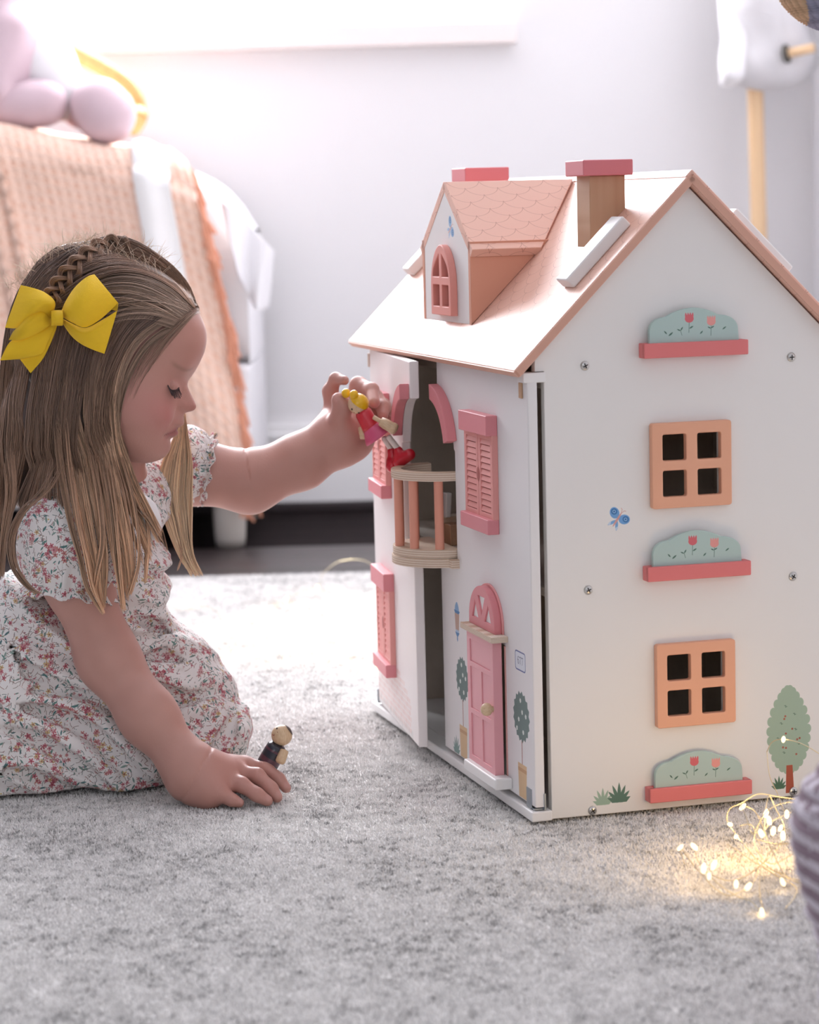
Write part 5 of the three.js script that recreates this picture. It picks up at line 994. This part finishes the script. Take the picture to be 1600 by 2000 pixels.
{
  const dd = 2.385, o = thing('peg_doll', 'wooden boy doll in dark shirt leaning out of the hand on the rug', 'doll', A(520, 1530, dd)), P = mk(o);
  const hc = A(550.5, 1436, dd), hr = 21 * dd / FOCAL;
  const head = P('head', ellipsoid(hc, hr, hr, hr, null, 32), woodSkin);
  const cap = new THREE.SphereGeometry(hr * 1.025, 32, 20, 0, PI2, 0, 0.62); const up = camR.clone().multiplyScalar(0.86).addScaledVector(camD, -0.62).addScaledVector(camB, -0.05).normalize();
  cap.applyQuaternion(new THREE.Quaternion().setFromUnitVectors(V(0, 1, 0), up)).translate(hc.x, hc.y, hc.z);
  P('hair', cap, paintOf('#4a352b', 0.35), 'painted brown hair');
  const onHead = (px, py) => { const r = ray(px, py), oc = camera.position.clone().sub(hc), a = r.dot(r), b = 2 * oc.dot(r), c = oc.dot(oc) - hr ** 2, t = (-b - Math.sqrt(Math.max(0, b * b - 4 * a * c))) / (2 * a); return r.clone().multiplyScalar(t).add(camera.position); };
  P('eye_dot', ellipsoid(onHead(541, 1423), 0.0008, 0.0011, 0.0008, null, 10), std({ color: C('#3a2a22') }), undefined, head); P('eye_dot', ellipsoid(onHead(542, 1430), 0.0005, 0.0005, 0.0005, null, 8), std({ color: C('#a5604a') }), undefined, head);
  P('mouth', tubeOf([onHead(532.5, 1434), onHead(534, 1436.5), onHead(536.5, 1434.5)], 0.00035, 8, 5), std({ color: C('#a4503f') }), undefined, head);
  const shirt = canvasTexture(64, 128, (g, w, h) => { g.fillStyle = '#2b2c36'; g.fillRect(0, 0, w, h); for (let i = 0; i < 3; i++) { g.fillStyle = '#5b3440'; g.fillRect(0, 40 + i * 18, w, 7); } });
  const n = A(545, 1452, dd), hp = A(514, 1508, dd);
  P('shirt', latheAlong(n, hp, [[0.0015, 0], [0.0068, 0.02], [0.0098, 0.12], [0.0103, 0.3], [0.0106, 0.7], [0.0104, 0.95], [0.008, 1], [0.001, 1.0]], 28), phys({ map: shirt, roughness: 0.3, clearcoat: 0.3 }), 'dark blue shirt with wine red stripes');
  P('trousers', latheAlong(hp, A(488, 1549, dd), [[0.001, 0], [0.0085, 0], [0.0088, 0.5], [0.0075, 1], [0.001, 1]], 20), paintOf('#2e2f3a'));
  const s0 = A(555, 1468, dd - 0.008), s1 = A(546, 1491, dd - 0.012);
  P('arm', [latheAlong(s0, s1, [[0.0001, -0.2], [0.0042, -0.12], [0.0047, 0.2], [0.0049, 0.45], [0.0045, 0.49], [0.005, 0.54], [0.0049, 0.85], [0.0034, 1.0], [0, 1.04]], 20)], woodSkin);
  const l0 = A(527, 1480, dd + 0.012), l1 = A(513, 1506, dd + 0.012);
  P('arm', latheAlong(l0, l1, [[0.0001, 0], [0.0045, 0.08], [0.0047, 0.9], [0, 1]], 14), woodSkin);
}
// small armchair of plywood inside the house, seen through the arch
{
  const o = thing('toy_armchair', 'toy armchair of plywood with white back, just inside the arched opening', 'toy chair', houseWorld(0.004, 0.2127, 0.338), HW);
  const sd = rbox(0, 0.026, 0, 0.0275, -0.0225, -0.0002, 0.0008), u = sd.attributes.uv, p = sd.attributes.position; for (let i = 0; i < p.count; i++) u.setXY(i, p.getY(i) * 20, clamp((p.getZ(i) + 0.0225) / 0.0225, 0.01, 0.99));
  part('side_panel', sd, M.ply, o);
  part('seat', rbox(0.001, 0.026, 0, 0.0215, 0.0002, 0.0225, 0.001), M.beech, o);
  part('backrest', extrude(shapeOf([[-0.004, 0.0275], [0.0165, 0.0222], [0.0225, 0.051], [-0.0095, 0.053]]), 0, 0.006, 0.001).rotateY(Math.PI / 2).translate(0.008, 0, 0.0), M.white, o);
}
// ───────────── light strings ─────────────
const wireMat = std({ color: C('#e2d6b4'), metalness: 0.7, roughness: 0.35 });
const bulbMat = phys({ color: C('#fff3d8'), roughness: 0.3, emissive: new THREE.Color(1, 0.76, 0.42), emissiveIntensity: 6.5 });
const bulbShape = new THREE.LatheGeometry([[0.00005, -0.0042], [0.0012, -0.0038], [0.0019, -0.0022], [0.0021, 0], [0.0017, 0.0022], [0.0009, 0.0036], [0.00005, 0.004]].map(([x, y]) => new THREE.Vector2(x, y)), 12);
function lightString(name, label, origin, wires, bulbs, power, rad) {
  const o = thing(name, label, 'string lights', origin), off = origin.clone().negate();
  part('wire', merge(wires.map((w) => tubeOf(w.map((p) => p.clone().add(off)), rad, w.length * 9, 5))), wireMat, o, 'thin copper wire');
  bulbs.forEach((p, i) => {
    const b = part('bulb', bulbShape, bulbMat, o); b.position.copy(p).add(off); b.rotation.set(rr(-0.7, 0.7), rr(0, 6), rr(-0.9, 0.9)); b.scale.setScalar(rr(0.8, 1.1));
    const l = new THREE.PointLight(0xffd08a, power * (p.y < 0.022 ? 0.5 : 2.8), 1.2, 2); l.name = numbered('bulb_light'); l.position.copy(b.position); l.castShadow = true; l.shadow.radius = 0.15; l.shadow.mapSize.set(128, 128); o.add(l);
  });
}
{
  // traced in a crop of the photograph: x = 1100 + 0.325 u, y = 1200 + 0.325 v
  const q = (u, v, d) => A(1100 + 0.325 * u, 1200 + 0.325 * v, d), fl = (u, v) => { const p = onFloor(1100 + 0.325 * u, 1200 + 0.325 * v, 0.003); return p; };
  const wires = [
    [fl(730, 1500), fl(712, 1440), q(700, 1395, 2.05), fl(780, 1500), fl(850, 1580), fl(930, 1660), fl(1000, 1690), fl(1080, 1660), fl(1130, 1630), q(1165, 1480, 2.05), q(1100, 1400, 2.05), q(1030, 1310, 2.08), q(985, 1230, 2.1), q(1000, 1170, 2.1), q(1070, 1135, 2.1), q(1170, 1080, 2.1), q(1290, 1095, 2.1), q(1400, 1110, 2.1)],
    [q(790, 1380, 2.0), q(800, 1450, 2.0), fl(860, 1545), fl(960, 1640), fl(1060, 1700), fl(1130, 1725), q(1195, 1790, 1.93), fl(1180, 1640), q(1190, 1400, 2.03), q(1130, 1300, 2.05), q(1095, 1200, 2.06), q(1070, 1150, 2.07), q(1150, 1180, 2.08), q(1200, 1270, 2.06), q(1240, 1380, 2.04), fl(1330, 1560), fl(1420, 1600)],
    [q(1225, 825, 2.22), q(1240, 960, 2.2), q(1290, 1080, 2.16), q(1330, 1180, 2.12), q(1380, 1230, 2.1)], [q(1225, 825, 2.22), q(1255, 770, 2.21), q(1325, 750, 2.19), q(1400, 765, 2.19), q(1480, 800, 2.2), q(1560, 850, 2.2)],
    [q(1210, 1340, 2.06), q(1215, 1200, 2.08), q(1240, 1090, 2.1), q(1275, 1160, 2.1), q(1330, 1280, 2.08), q(1300, 1390, 2.05), q(1230, 1470, 2.02), fl(1120, 1560), fl(1000, 1600), fl(880, 1560)],
    [q(1380, 1440, 2.02), q(1260, 1500, 2.02), q(1180, 1440, 2.04), q(1150, 1330, 2.06), q(1230, 1180, 2.07), q(1340, 1130, 2.08), q(1420, 1130, 2.08)],
    [q(1200, 1500, 2.02), q(1290, 1380, 2.04), q(1400, 1375, 2.04)], [q(1160, 1350, 2.06), q(1280, 1380, 2.05), q(1440, 1370, 2.04)],
    [fl(1200, 1520), fl(1300, 1580), fl(1400, 1640), fl(1390, 1700), fl(1335, 1770)], [fl(1180, 1480), fl(1270, 1540), fl(1380, 1600), fl(1450, 1620)], [q(985, 1380, 2.04), q(1080, 1440, 2.03), q(1170, 1500, 2.02), fl(1320, 1560)],
    [q(1060, 1270, 2.07), q(1120, 1260, 2.07), q(1180, 1320, 2.05), q(1260, 1240, 2.07), q(1370, 1190, 2.08)],
  ];
  const bulbs = [[705, 1400, 2.05], [845, 1525, 2.0], [878, 1572, 1.99], [1040, 1620, 1.985], [1115, 1635, 1.985], [1195, 1790, 1.925], [1320, 1608, 1.99], [1435, 1545, 2.0], [1190, 1315, 2.05], [1040, 1335, 2.07], [1003, 1262, 2.09], [1080, 1155, 2.09], [1220, 1195, 2.08], [1238, 1238, 2.07], [1263, 1300, 2.06], [1308, 1283, 2.07], [1322, 1330, 2.07], [1345, 1200, 2.09], [1325, 750, 2.188], [787, 1395, 2.0], [1440, 1120, 2.08], [907, 1505, 2.02]].map((b) => q(...b));
  lightString('string_lights', 'tangled copper wire string of warm lights on the rug before the dollhouse wall', onFloor(1480, 1740), wires, bulbs, 0.0024, 0.00042);
  const g = (u, v) => onFloor(340 + 0.25 * u, 1040 + 0.25 * v, 0.004), up = (u, v, d) => A(340 + 0.25 * u, 1040 + 0.25 * v, d);
  const dd = g(1300, 500).z * -1;
  const far = [[g(1120, 432), g(1150, 380), up(1185, 300, dd), up(1270, 235, dd), up(1400, 210, dd), up(1500, 225, dd), up(1585, 290, dd), g(1640, 420)], [g(120, 555), g(300, 600), g(430, 770), g(470, 940), g(620, 960), g(800, 900), g(870, 985), g(965, 850), g(1000, 820), g(935, 890), g(1180, 785), g(1285, 828), g(1310, 698), g(1450, 720), g(1410, 915), g(1310, 920), g(1328, 970), g(1575, 1060)], [g(1120, 432), g(960, 480), g(875, 522), g(700, 650), g(435, 765)]];
  lightString('string_lights', 'second string of warm lights lying on the sunlit rug behind the girl', g(900, 800), far, [[1120, 432], [875, 522], [120, 555], [435, 765], [470, 945], [800, 900], [870, 985], [965, 850], [1000, 820], [935, 890], [1180, 785], [1285, 828], [1310, 698], [1450, 720], [1310, 920], [1410, 915], [1328, 970], [1575, 1060]].map((b) => g(...b)), 0.006, 0.00045);
}
// ───────────── bed by the window, with its blanket and toys ─────────────
const BZ = -4.2, bedTop = lut([[-2, 0.712], [-0.7, 0.704], [-0.55, 0.676], [-0.44, 0.654], [-0.36, 0.630], [-0.30, 0.59], [-0.262, 0.53]]);
{
  const o = thing('bed', 'white bed with slim legs under the window, a peach blanket over it', 'bed', V(-0.95, FY, -4.45)), P = mk(o), wh = std({ color: C('#eeecef'), roughness: 0.75 });
  P('bed_base', rbox(-1.75, -0.262, 0.063, 0.30, -4.68, BZ - 0.005, 0.012, 3), wh);
  const mat = sheet((i, j) => {
    const x = lerp(-1.75, -0.262, i), a = j * PI2, top = bedTop(x) - 0.012, cy = (top + 0.30) / 2, ry = (top - 0.29) / 2, e = 0.35, c = Math.cos(a), s = Math.sin(a);
    return V(x, cy + ry * Math.sign(s) * Math.abs(s) ** e, -4.44 + 0.232 * Math.sign(c) * Math.abs(c) ** e);
  }, 60, 48);
  P('mattress', [mat, box(-0.2625, -0.2615, 0.30, 0.51, -4.66, -4.22)], wh);
  for (const [x, z] of [[-0.306, -4.235], [-0.306, -4.64], [-1.7, -4.235], [-1.7, -4.64]]) P('leg', latheAlong(V(x, FY, z), V(x, 0.066, z), [[0.0001, 0], [0.024, 0], [0.026, 0.2], [0.029, 1], [0.0001, 1]], 20), std({ color: C('#b9b3ab'), roughness: 0.6 }));
  const tp = [[428, 388], [462, 412], [500, 452], [536, 490]].map(([x, y]) => A(x, y, 4.2)), bt = [[468, 540], [488, 585], [505, 606], [524, 600]].map(([x, y]) => A(x, y, 4.175));
  const c1 = new THREE.CatmullRomCurve3(tp), c2 = new THREE.CatmullRomCurve3(bt);
  P('sheet_corner', thick(sheet((i, j) => c1.getPoint(i).lerp(c2.getPoint(i), j).add(V(0, 0, 0.012 * Math.sin(i * 9 + j * 2))), 30, 16), 30, 16, 0.002), wh, 'loose corner of the white sheet');
}
const waffle = canvasTexture(512, 512, (g) => {
  g.fillStyle = '#f8d6c4'; g.fillRect(0, 0, 512, 512);
  for (let y = 0; y < 16; y++) for (let x = 0; x < 16; x++) { g.fillStyle = ['#efc4ad', '#f1c9b3', '#ecbea6'][Math.floor(rnd() * 3)]; g.beginPath(); g.ellipse(x * 32 + 16, y * 32 + 16, 11, 8.5, 0, 0, PI2); g.fill(); }
  for (let i = 0; i < 5000; i++) { g.fillStyle = `rgba(255,235,222,${0.25 * rnd()})`; g.fillRect(rnd() * 512, rnd() * 512, 5, 1.4); }
});
const waffleH = dataTexture(256, (u, v) => { const a = Math.sin(u * PI2 * 16), b = Math.sin(v * PI2 * 16), q = 150 - 90 * (0.5 + 0.5 * a) * (0.5 + 0.5 * b) + 40 * tileN(u, v, 60); return [q, q, q]; }, false);
const blanketMat = phys({ map: waffle, bumpMap: waffleH, bumpScale: 0.006, roughness: 0.95, sheen: 0.5, sheenColor: C('#ffd9c6'), sheenRoughness: 0.6 });
const BL = 1.0, overBed = (x, s, up) => {      // s metres along the blanket from the wall over the edge and down
  const top = bedTop(x) + up, w = 0.012 * N3(x * 6, s * 3, 2.2) + 0.006 * N3(x * 17, s * 7, 5.2);
  if (s < 0.42) return V(x, top + w, -4.645 + s);
  if (s < 0.50) { const a = ((s - 0.42) / 0.08) * (Math.PI / 2); return V(x, top - 0.045 * (1 - Math.cos(a)) + w, -4.225 + 0.045 * Math.sin(a) + w * 0.5); }
  return V(x, top - 0.045 - (s - 0.5), BZ + 0.022 + up + w * 1.6 + 0.014 * N3(x * 11, s * 1.5, 9.1));
};
{
  const o = thing('blanket', 'peach waffle-knit blanket with fringed edge, draped over the bed', 'blanket', V(-0.9, 0.70, -4.4)), P = mk(o);
  const xr = lut([[0, -0.47], [0.3, -0.40], [0.42, -0.362], [0.55, -0.325], [0.75, -0.285], [1, -0.255]]), xl = -1.6;
  const low = (x) => lerp(0.415, 0.36, sstep(-0.30, -0.46, x)) + 0.0;
  const at2 = (i, j, up = 0.006) => { const s0 = j * 0.86, x = lerp(xl, xr(s0), i), drop = s0 > 0.5 ? 0.5 + (s0 - 0.5) * (low(x) / 0.36) : s0; return overBed(x, drop, up); };
  const g = thick(sheet((i, j) => at2(i, j), 170, 90, 1, 1), 170, 90, 0.006), uv = g.attributes.uv; for (let k = 0; k < uv.count; k++) uv.setXY(k, uv.getX(k) * 1.3 / 0.27, uv.getY(k) * 0.86 / 0.27);
  P('cloth', g, blanketMat);
  const fr = [];
  for (let k = 0; k < 150; k++) { const j = rr(0.42, 1), p = at2(1, j, 0.008), L = rr(0.03, 0.075), dx = rr(0.0, 0.02); fr.push(tubeOf([p, p.clone().add(V(0.006 + dx * 0.4, -L * 0.4, 0.004)), p.clone().add(V(0.004 + dx, -L, rr(-0.004, 0.008)))], 0.0022, 5, 5)); }
  for (let k = 0; k < 60; k++) { const p = at2(rr(0.96, 1), 1, 0.006), L = rr(0.02, 0.06); fr.push(tubeOf([p, p.clone().add(V(rr(-0.01, 0.01), -L * 0.5, 0.003)), p.clone().add(V(rr(-0.012, 0.016), -L, 0))], 0.0022, 4, 5)); }
  P('fringe', fr, phys({ color: C('#eda98c'), roughness: 0.95, sheen: 0.4, sheenColor: C('#ffd0b8') }), 'loose orange-peach fringe').userData.kind = 'stuff';
  // ribs of the border at the left
  for (const dx of [0, 0.03]) P('border_rib', tubeOf([...Array(14)].map((_, k) => { const p = overBed(-0.705 + dx + 0.006 * k, 0.46 + k * 0.032, 0.012); return p; }), 0.006, 50, 8), blanketMat);
}
{  // added white strip: the blanket's blown-out bright patch built as a layer
  const o = thing('cloth', 'added white strip standing in for the bright light patch on the peach blanket', 'cloth', V(-0.39, 0.68, -4.3)), P = mk(o);
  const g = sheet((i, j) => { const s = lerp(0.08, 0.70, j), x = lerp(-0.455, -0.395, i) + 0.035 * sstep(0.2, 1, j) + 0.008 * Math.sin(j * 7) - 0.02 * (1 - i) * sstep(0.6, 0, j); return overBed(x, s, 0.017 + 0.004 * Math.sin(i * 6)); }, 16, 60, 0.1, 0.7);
  P('bright_strip', thick(g, 16, 60, 0.003), std({ color: C('#fbfafa'), roughness: 0.9, bumpMap: weave, bumpScale: 0.0008 }));
}
{
  const o = thing('plush_toy', 'pink plush toy in white dress sitting on the bed, soles towards the room', 'plush toy', A(90, 262, 4.26)), P = mk(o);
  const fur = phys({ color: C('#e8cdd6'), roughness: 0.95, sheen: 0.8, sheenColor: C('#fff0f4'), bumpMap: skinBump, bumpScale: 0.004 }), white = phys({ color: C('#f6f4f6'), roughness: 0.9, sheen: 0.5, bumpMap: skinBump, bumpScale: 0.002 });
  const K = 4.27 / FOCAL, soft = (f, lo, hi, cell = 0.006) => { const n = [0, 1, 2].map((i) => 0); void n; const a = V(Math.min(lo.x, hi.x), Math.min(lo.y, hi.y), Math.min(lo.z, hi.z)), b = V(Math.max(lo.x, hi.x), Math.max(lo.y, hi.y), Math.max(lo.z, hi.z)); return boxUV(nets(f, a, b, cell)); };
  P('body', soft(blend([ellip(A(15, 130, 4.33), 95 * K, 105 * K, 0.085), ellip(A(-10, 10, 4.34), 85 * K, 80 * K, 0.08), bone(A(20, 60, 4.27), A(-10, 175, 4.24), 0.034, 0.03)], 0.03), A(-140, 260, 4.47), A(140, -110, 4.15)), fur);
  P('dress', soft(blend([ellip(A(85, 140, 4.34), 62 * K, 75 * K, 0.08), bone(A(70, 60, 4.33), A(120, 185, 4.30), 0.035, 0.045)], 0.03), A(-20, 280, 4.47), A(230, 0, 4.18)), white, 'white dress with small stitched front');
  const foot = (cx, cy, rx, ry, rot, d) => { const c = A(cx, cy, d), b = bone(A(cx - rx * 0.45 * Math.cos(rot), cy - rx * 0.45 * Math.sin(rot), d), A(cx + rx * 0.35 * Math.cos(rot), cy + rx * 0.35 * Math.sin(rot), d), ry * K * 0.92, ry * K), leg = bone(A(cx, cy, d), A(lerp(cx, 90, 0.35), lerp(cy, 190, 0.5), d + 0.08), ry * K * 0.9, ry * K * 0.9); void c; return soft(blend([b, leg], 0.02), A(cx - 150, cy + 100, d + 0.14), A(cx + 130, cy - 120, d - 0.07)); };
  P('foot', foot(58, 204, 85, 44, -0.1, 4.255), fur); P('foot', foot(202, 216, 34, 55, 0.9, 4.25), fur);
}
{
  const o = thing('wooden_rail', 'curved honey-coloured wooden rail on the bed behind the plush toy', 'wooden toy', A(220, 245, 4.4)), P = mk(o), wood = std({ map: grain([226, 164, 104], [204, 138, 82], 8), roughness: 0.55 });
  P('rail', tubeOf([[100, 66], [140, 100], [195, 130], [248, 166], [270, 205], [262, 252]].map(([x, y]) => A(x, y, 4.52)), 0.0145, 40, 14), wood);
  P('rail_end', latheAlong(A(258, 252, 4.50), A(274, 218, 4.46), [[0.0001, 0], [0.016, 0.05], [0.018, 0.5], [0.016, 0.95], [0.0001, 1]], 18), wood);
}
// ── hobby horse leaning on the back wall ──
{
  const d = 4.58, foot = V(A(1478, 420, d).x + 0.01, FY, -4.56), o = thing('hobby_horse', 'white plush hobby horse on a pale wooden stick, leaning by the back wall', 'hobby horse', foot), P = mk(o), K = d / FOCAL;
  const wood = std({ map: grain([238, 206, 166], [216, 178, 136], 11), roughness: 0.55 }), fur = phys({ color: C('#efecee'), roughness: 0.95, sheen: 0.7, sheenColor: C('#ffffff'), bumpMap: skinBump, bumpScale: 0.004 });
  P('stick', latheAlong(foot, A(1474, 120, d), [[0.0001, 0], [0.0145, 0.002], [0.0145, 1], [0.0001, 1]], 18), wood);
  const head = blend([bone(A(1485, -90, d), A(1480, 100, d), 78 * K, 66 * K), bone(A(1495, 0, d - 0.02), A(1538, 95, d - 0.02), 70 * K, 50 * K), ellip(A(1515, 128, d - 0.02), 72 * K, 40 * K, 0.05)], 0.04);
  P('head', boxUV(nets(head, A(1340, 230, d + 0.13), A(1740, -190, d - 0.14), 0.008)), fur);
  const locks = [...Array(16)].map((_, i) => { const y = lerp(-150, 132, i / 15), x = 1434 + rr(-10, 10); return bone(A(x + 14, y, d - 0.03), A(x - 6, y + 28, d - 0.03 + rr(-0.02, 0.02)), 0.02, 0.013); });
  P('mane', boxUV(nets(blend(locks, 0.03), A(1360, 210, d + 0.06), A(1500, -190, d - 0.1), 0.007)), phys({ color: C('#f8f6f8'), roughness: 0.95, sheen: 0.6 }));
  P('handle', latheAlong(A(1540, 104, d - 0.085), A(1592, 93, d - 0.1), [[0.0001, 0], [0.0085, 0.02], [0.0085, 0.98], [0.0001, 1]], 16), wood);
  P('handle_ring', latheAlong(A(1532, 106, d - 0.083), A(1541, 104, d - 0.087), [[0.0001, 0], [0.016, 0.1], [0.017, 0.5], [0.016, 0.9], [0.0001, 1]], 20), std({ color: C('#4a4640'), roughness: 0.6 }));
}
// ── crocheted ball hung at the top right ──
{
  const d = 2.25, c = A(1642, -78, d), r = 137 * d / FOCAL, o = thing('crocheted_ball', 'tan and purple crocheted ball hanging at the top right corner', 'crochet ball', c), P = mk(o);
  const g = new THREE.SphereGeometry(1, 220, 150), p = g.attributes.position, col = [];
  for (let i = 0; i < p.count; i++) {
    const v = V(p.getX(i), p.getY(i), p.getZ(i)), th = Math.acos(clamp(v.y, -1, 1)), ph = Math.atan2(v.z, v.x), row = th * 26, k = Math.floor(row), fx = ph * Math.max(4, Math.round(44 * Math.sin((k + 0.5) / 26))) / 2 + k * 1.3;
    const h = 0.55 * Math.abs(Math.sin(row * Math.PI)) + 0.45 * Math.abs(Math.sin(fx)); v.multiplyScalar(r * (0.965 + 0.05 * h + 0.008 * N3(v.x * 30, v.y * 30, v.z * 30)));
    p.setXYZ(i, v.x, v.y, v.z);
    const s = v.x / r + 0.35 * v.y / r, tan = [0.62, 0.43, 0.27], blu = [0.30, 0.31, 0.42], pur = [0.33, 0.19, 0.34]; const q = s < -0.78 ? tan : s < -0.42 ? blu : pur, dk = 0.55 + 0.6 * h; col.push(q[0] * dk, q[1] * dk, q[2] * dk);
  }
  g.setAttribute('color', new THREE.Float32BufferAttribute(col, 3)); g.computeVertexNormals();
  P('ball', g.translate(c.x, c.y, c.z), phys({ vertexColors: true, roughness: 0.95, sheen: 0.4 }));
  P('cord', latheAlong(c.clone().add(V(0, r * 0.95, 0)), V(c.x, RY1, c.z), [[0.001, 0], [0.0012, 1]], 8), std({ color: C('#cdbfae'), roughness: 0.9 }));
}
// ── striped cushion at the right edge, close to the camera ──
{
  const d = 1.6, o = thing('cushion', 'mauve and white striped knitted cushion standing at the right edge, near the camera', 'cushion', V(A(1780, 1900, d).x, FY, -d)), K = d / FOCAL;
  const f0 = blend([bone(A(1692, 1612, d), A(1730, 1700, d), 148 * K, 150 * K), bone(A(1730, 1700, d), A(1790, 1960, d), 150 * K, 175 * K), bone(A(1790, 1960, d), A(1960, 1960, d), 160 * K, 150 * K)], 0.03);
  const f = (x, y, z) => Math.max(f0(x, y, z) - 0.0014 * Math.sin(y * 433 + x * 70) - 0.002 * N3(x * 60, y * 60, z * 60), 0.0008 - y);
  const g = boxUV(nets(f, V(A(1480, 1900, d).x, -0.01, -d - 0.12), V(A(2180, 1900, d).x, A(1700, 1420, d).y, -d + 0.12), 0.0035));
  const st = canvasTexture(64, 256, (c) => { for (let k = 0; k < 4; k++) { c.fillStyle = '#9c8993'; c.fillRect(0, k * 64, 64, 64); c.fillStyle = '#e6dfe8'; c.fillRect(0, k * 64 + 4, 64, 32); } for (let i = 0; i < 900; i++) { c.fillStyle = `rgba(90,60,75,${0.18 * rnd()})`; c.fillRect(rnd() * 64, rnd() * 256, 3, 2); } });
  st.repeat.set(20, 1 / 0.058); st.rotation = -0.16;
  part('cover', g.translate(-o.position.x, -o.position.y, -o.position.z), phys({ map: st, roughness: 0.95, sheen: 0.5, bumpMap: weave, bumpScale: 0.001 }), o);
}
// ── wool pile of the rug where it is seen ──
{
  const tuft = new THREE.ConeGeometry(0.0012, 0.0042, 4, 1).translate(0, 0.0014, 0), n = 560000;
  const m = new THREE.InstancedMesh(tuft, std({ color: 0xffffff, roughness: 1 }), n), o = new THREE.Object3D(), col = new THREE.Color();
  m.name = 'pile'; m.userData.kind = 'stuff'; m.userData.label = 'soft grey wool pile';
  for (let i = 0; i < n; i++) {
    const d = Math.sqrt(lerp(1.5 ** 2, (-RUG.z0 - 0.004) ** 2, rnd())), x = rr(-1, 1) * d * 0.182 + 0.0, z = -d;
    o.position.set(x - rug.position.x, 0.0075 + FY - rug.position.y, z - rug.position.z);
    o.rotation.set(rr(-0.9, 0.9), rr(0, 6.28), rr(-0.9, 0.9)); o.scale.set(rr(0.7, 1.35), rr(0.6, 1.2), rr(0.7, 1.35)); o.updateMatrix(); m.setMatrixAt(i, o.matrix);
    const a = flecks(x, z), k = clamp(0.88 + 0.34 * a + rr(-0.1, 0.1), 0.3, 1), dk = a < -0.3 && rnd() < 0.5 ? 0.6 : 1; m.setColorAt(i, col.setRGB(k * dk, k * dk * 0.978, k * dk * 0.955));
  }
  rug.add(m); m.castShadow = m.receiveShadow = true;
}
scene.traverse((o) => { if (o.isMesh) { o.castShadow = true; o.receiveShadow = true; } });
renderer.render(scene, camera);
